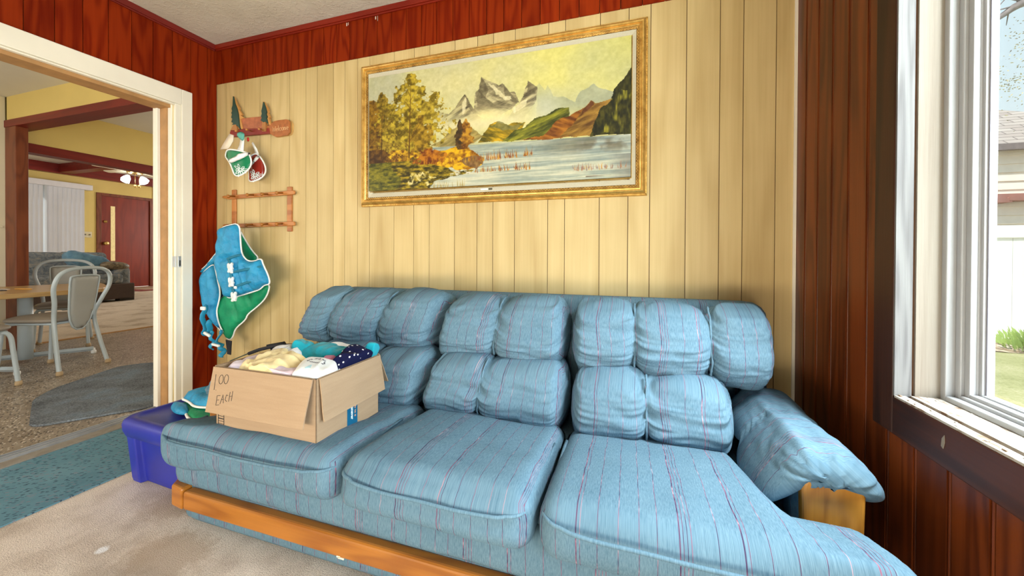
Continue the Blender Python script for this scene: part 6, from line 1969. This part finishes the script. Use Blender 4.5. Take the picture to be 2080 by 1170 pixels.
b = MB(); b.box(3.9, 7.75, 10.75, 11.0, 2.20, 2.29); b.box(7.70, 11, 10.74, 11.0, 2.235, 2.31); b.box(3.9, 11, 10.80, 11.0, 2.29, 2.39); b.build('brick_red_flashing', plain('brick_red_flashing', (0.36, 0.16, 0.13), 0.7, 0, 0.1, 5), house)

lf = NT('fresh_green_leaf'); lf.color((0.34, 0.46, 0.14)); lf.set(rough=0.5)
prg = random.Random(11)


def leaf_quad(b, c, d, w, n):
    d = Vector(d); c = Vector(c)
    s = d.cross(Vector(n))
    if s.length < 1e-5: s = d.orthogonal()
    s.normalize(); s *= w
    b.add([c, c + d * 0.5 + s, c + d, c + d * 0.5 - s], [(0, 1, 2, 3)])


for (x, y, h, sp_, nn, lab) in ((4.75, 7.25, 0.22, 0.12, 70, 'small green clump at the left end of the bed by the white fence'), (5.30, 7.05, 0.30, 0.30, 240, 'large green leafy clump in the leaf litter bed by the white fence')):
    t = thing('garden_plant', lab, 'plant', (x, y, GZ), 0, 'young plants in the bed')
    b = MB()
    for k in range(nn):
        a = prg.uniform(0, 2 * PI); r = sp_ * prg.random()
        c = Vector((x + r * math.cos(a), y + r * math.sin(a), GZ + h * prg.uniform(0.1, 0.7)))
        leaf_quad(b, c, (0.06 * math.cos(a), 0.06 * math.sin(a), prg.uniform(0.06, 0.15)), 0.018, (math.sin(a), -math.cos(a), 0.4))
    o = b.build('foliage', lf.m, t)
    b = MB()
    for k in range(16):
        a = prg.uniform(0, 2 * PI); r = sp_ * 0.8 * prg.random()
        b.tube([(x + r * .6 * math.cos(a), y + r * .6 * math.sin(a), GZ), (x + r * math.cos(a), y + r * math.sin(a), GZ + h * .7)], 0.005, 4)
    b.build('stem', lf.m, t)

tree = thing('tree', 'bare-limbed spring tree with small olive leaves over the yard', 'tree', (5.0, 4.6, GZ))
bark = plain('grey_bark', (0.20, 0.17, 0.17), 0.9, 0, 0.25, 30)
b = MB(); b.tube([(5.0, 4.6, GZ), (4.95, 4.55, 1.4), (4.8, 4.5, 2.8), (4.6, 4.4, 4.4)], [0.20, 0.16, 0.13, 0.09], 14); b.build('trunk', bark, tree, smooth=True)
limbs = [[(4.85, 4.5, 2.5), (3.9, 4.25, 2.98), (3.3, 4.05, 3.10), (2.93, 3.98, 3.02), (2.80, 3.98, 2.945), (2.66, 3.95, 2.84)],
         [(4.8, 4.5, 2.7), (3.8, 4.2, 3.25), (3.1, 4.05, 3.28), (2.78, 4.0, 3.09), (2.66, 4.0, 3.01)],
         [(4.9, 4.55, 2.0), (4.0, 4.3, 2.35), (3.3, 4.1, 2.55)], [(4.8, 4.5, 2.9), (4.2, 4.5, 3.6), (3.4, 4.3, 4.0)],
         [(4.9, 4.55, 1.8), (4.2, 4.35, 2.0), (3.4, 4.15, 2.15)]]
for i, l in enumerate(limbs):
    b = MB(); q = catmull(l, 5); b.tube(q, [0.055 - 0.045 * k / len(q) for k in range(len(q))], 8); lm = b.build('limb', bark, tree, smooth=True)
    b = MB()
    for k in range(14):
        p = Vector(q[prg.randrange(len(q) // 3, len(q))])
        d = Vector((prg.uniform(-.3, .1), prg.uniform(-.2, .2), prg.uniform(-.35, .25)))
        b.tube([p, p + d * 0.5 + Vector((0, 0, .03)), p + d], [0.007, 0.005, 0.002], 5)
    b.build('twig', bark, lm, smooth=True)
lo = NT('olive_young_leaf'); lo.color(lo.ramp(lo.noise(lo.obj((20, 20, 20)), 1, 2), [(0.4, (0.24, 0.22, 0.16)), (0.6, (0.42, 0.38, 0.22))])); lo.set(rough=0.7)
b = MB()
for (cx, cy, cz, r, n) in ((3.02, 4.0, 2.50, 0.20, 150), (2.95, 4.0, 2.72, 0.13, 50), (3.15, 4.0, 2.85, 0.2, 80), (2.86, 4.0, 2.43, 0.12, 70), (3.05, 4.05, 2.30, 0.12, 90), (3.3, 4.1, 2.5, 0.35, 260), (3.5, 4.2, 3.0, 0.4, 200), (3.9, 4.3, 2.4, 0.5, 300), (3.6, 4.3, 3.9, 0.6, 300)):
    for k in range(n):
        c = Vector((cx, cy, cz)) + Vector((prg.gauss(0, 1), prg.gauss(0, 1), prg.gauss(0, .7))) * r * 0.6
        d = Vector((prg.uniform(-1, 1), prg.uniform(-1, 1), prg.uniform(-.6, .6))); d.normalize()
        leaf_quad(b, c, d * prg.uniform(0.012, 0.024), 0.0045, (prg.random(), prg.random(), prg.random()))
lv = b.build('leaves', lo.m, tree); lv['kind'] = 'stuff'
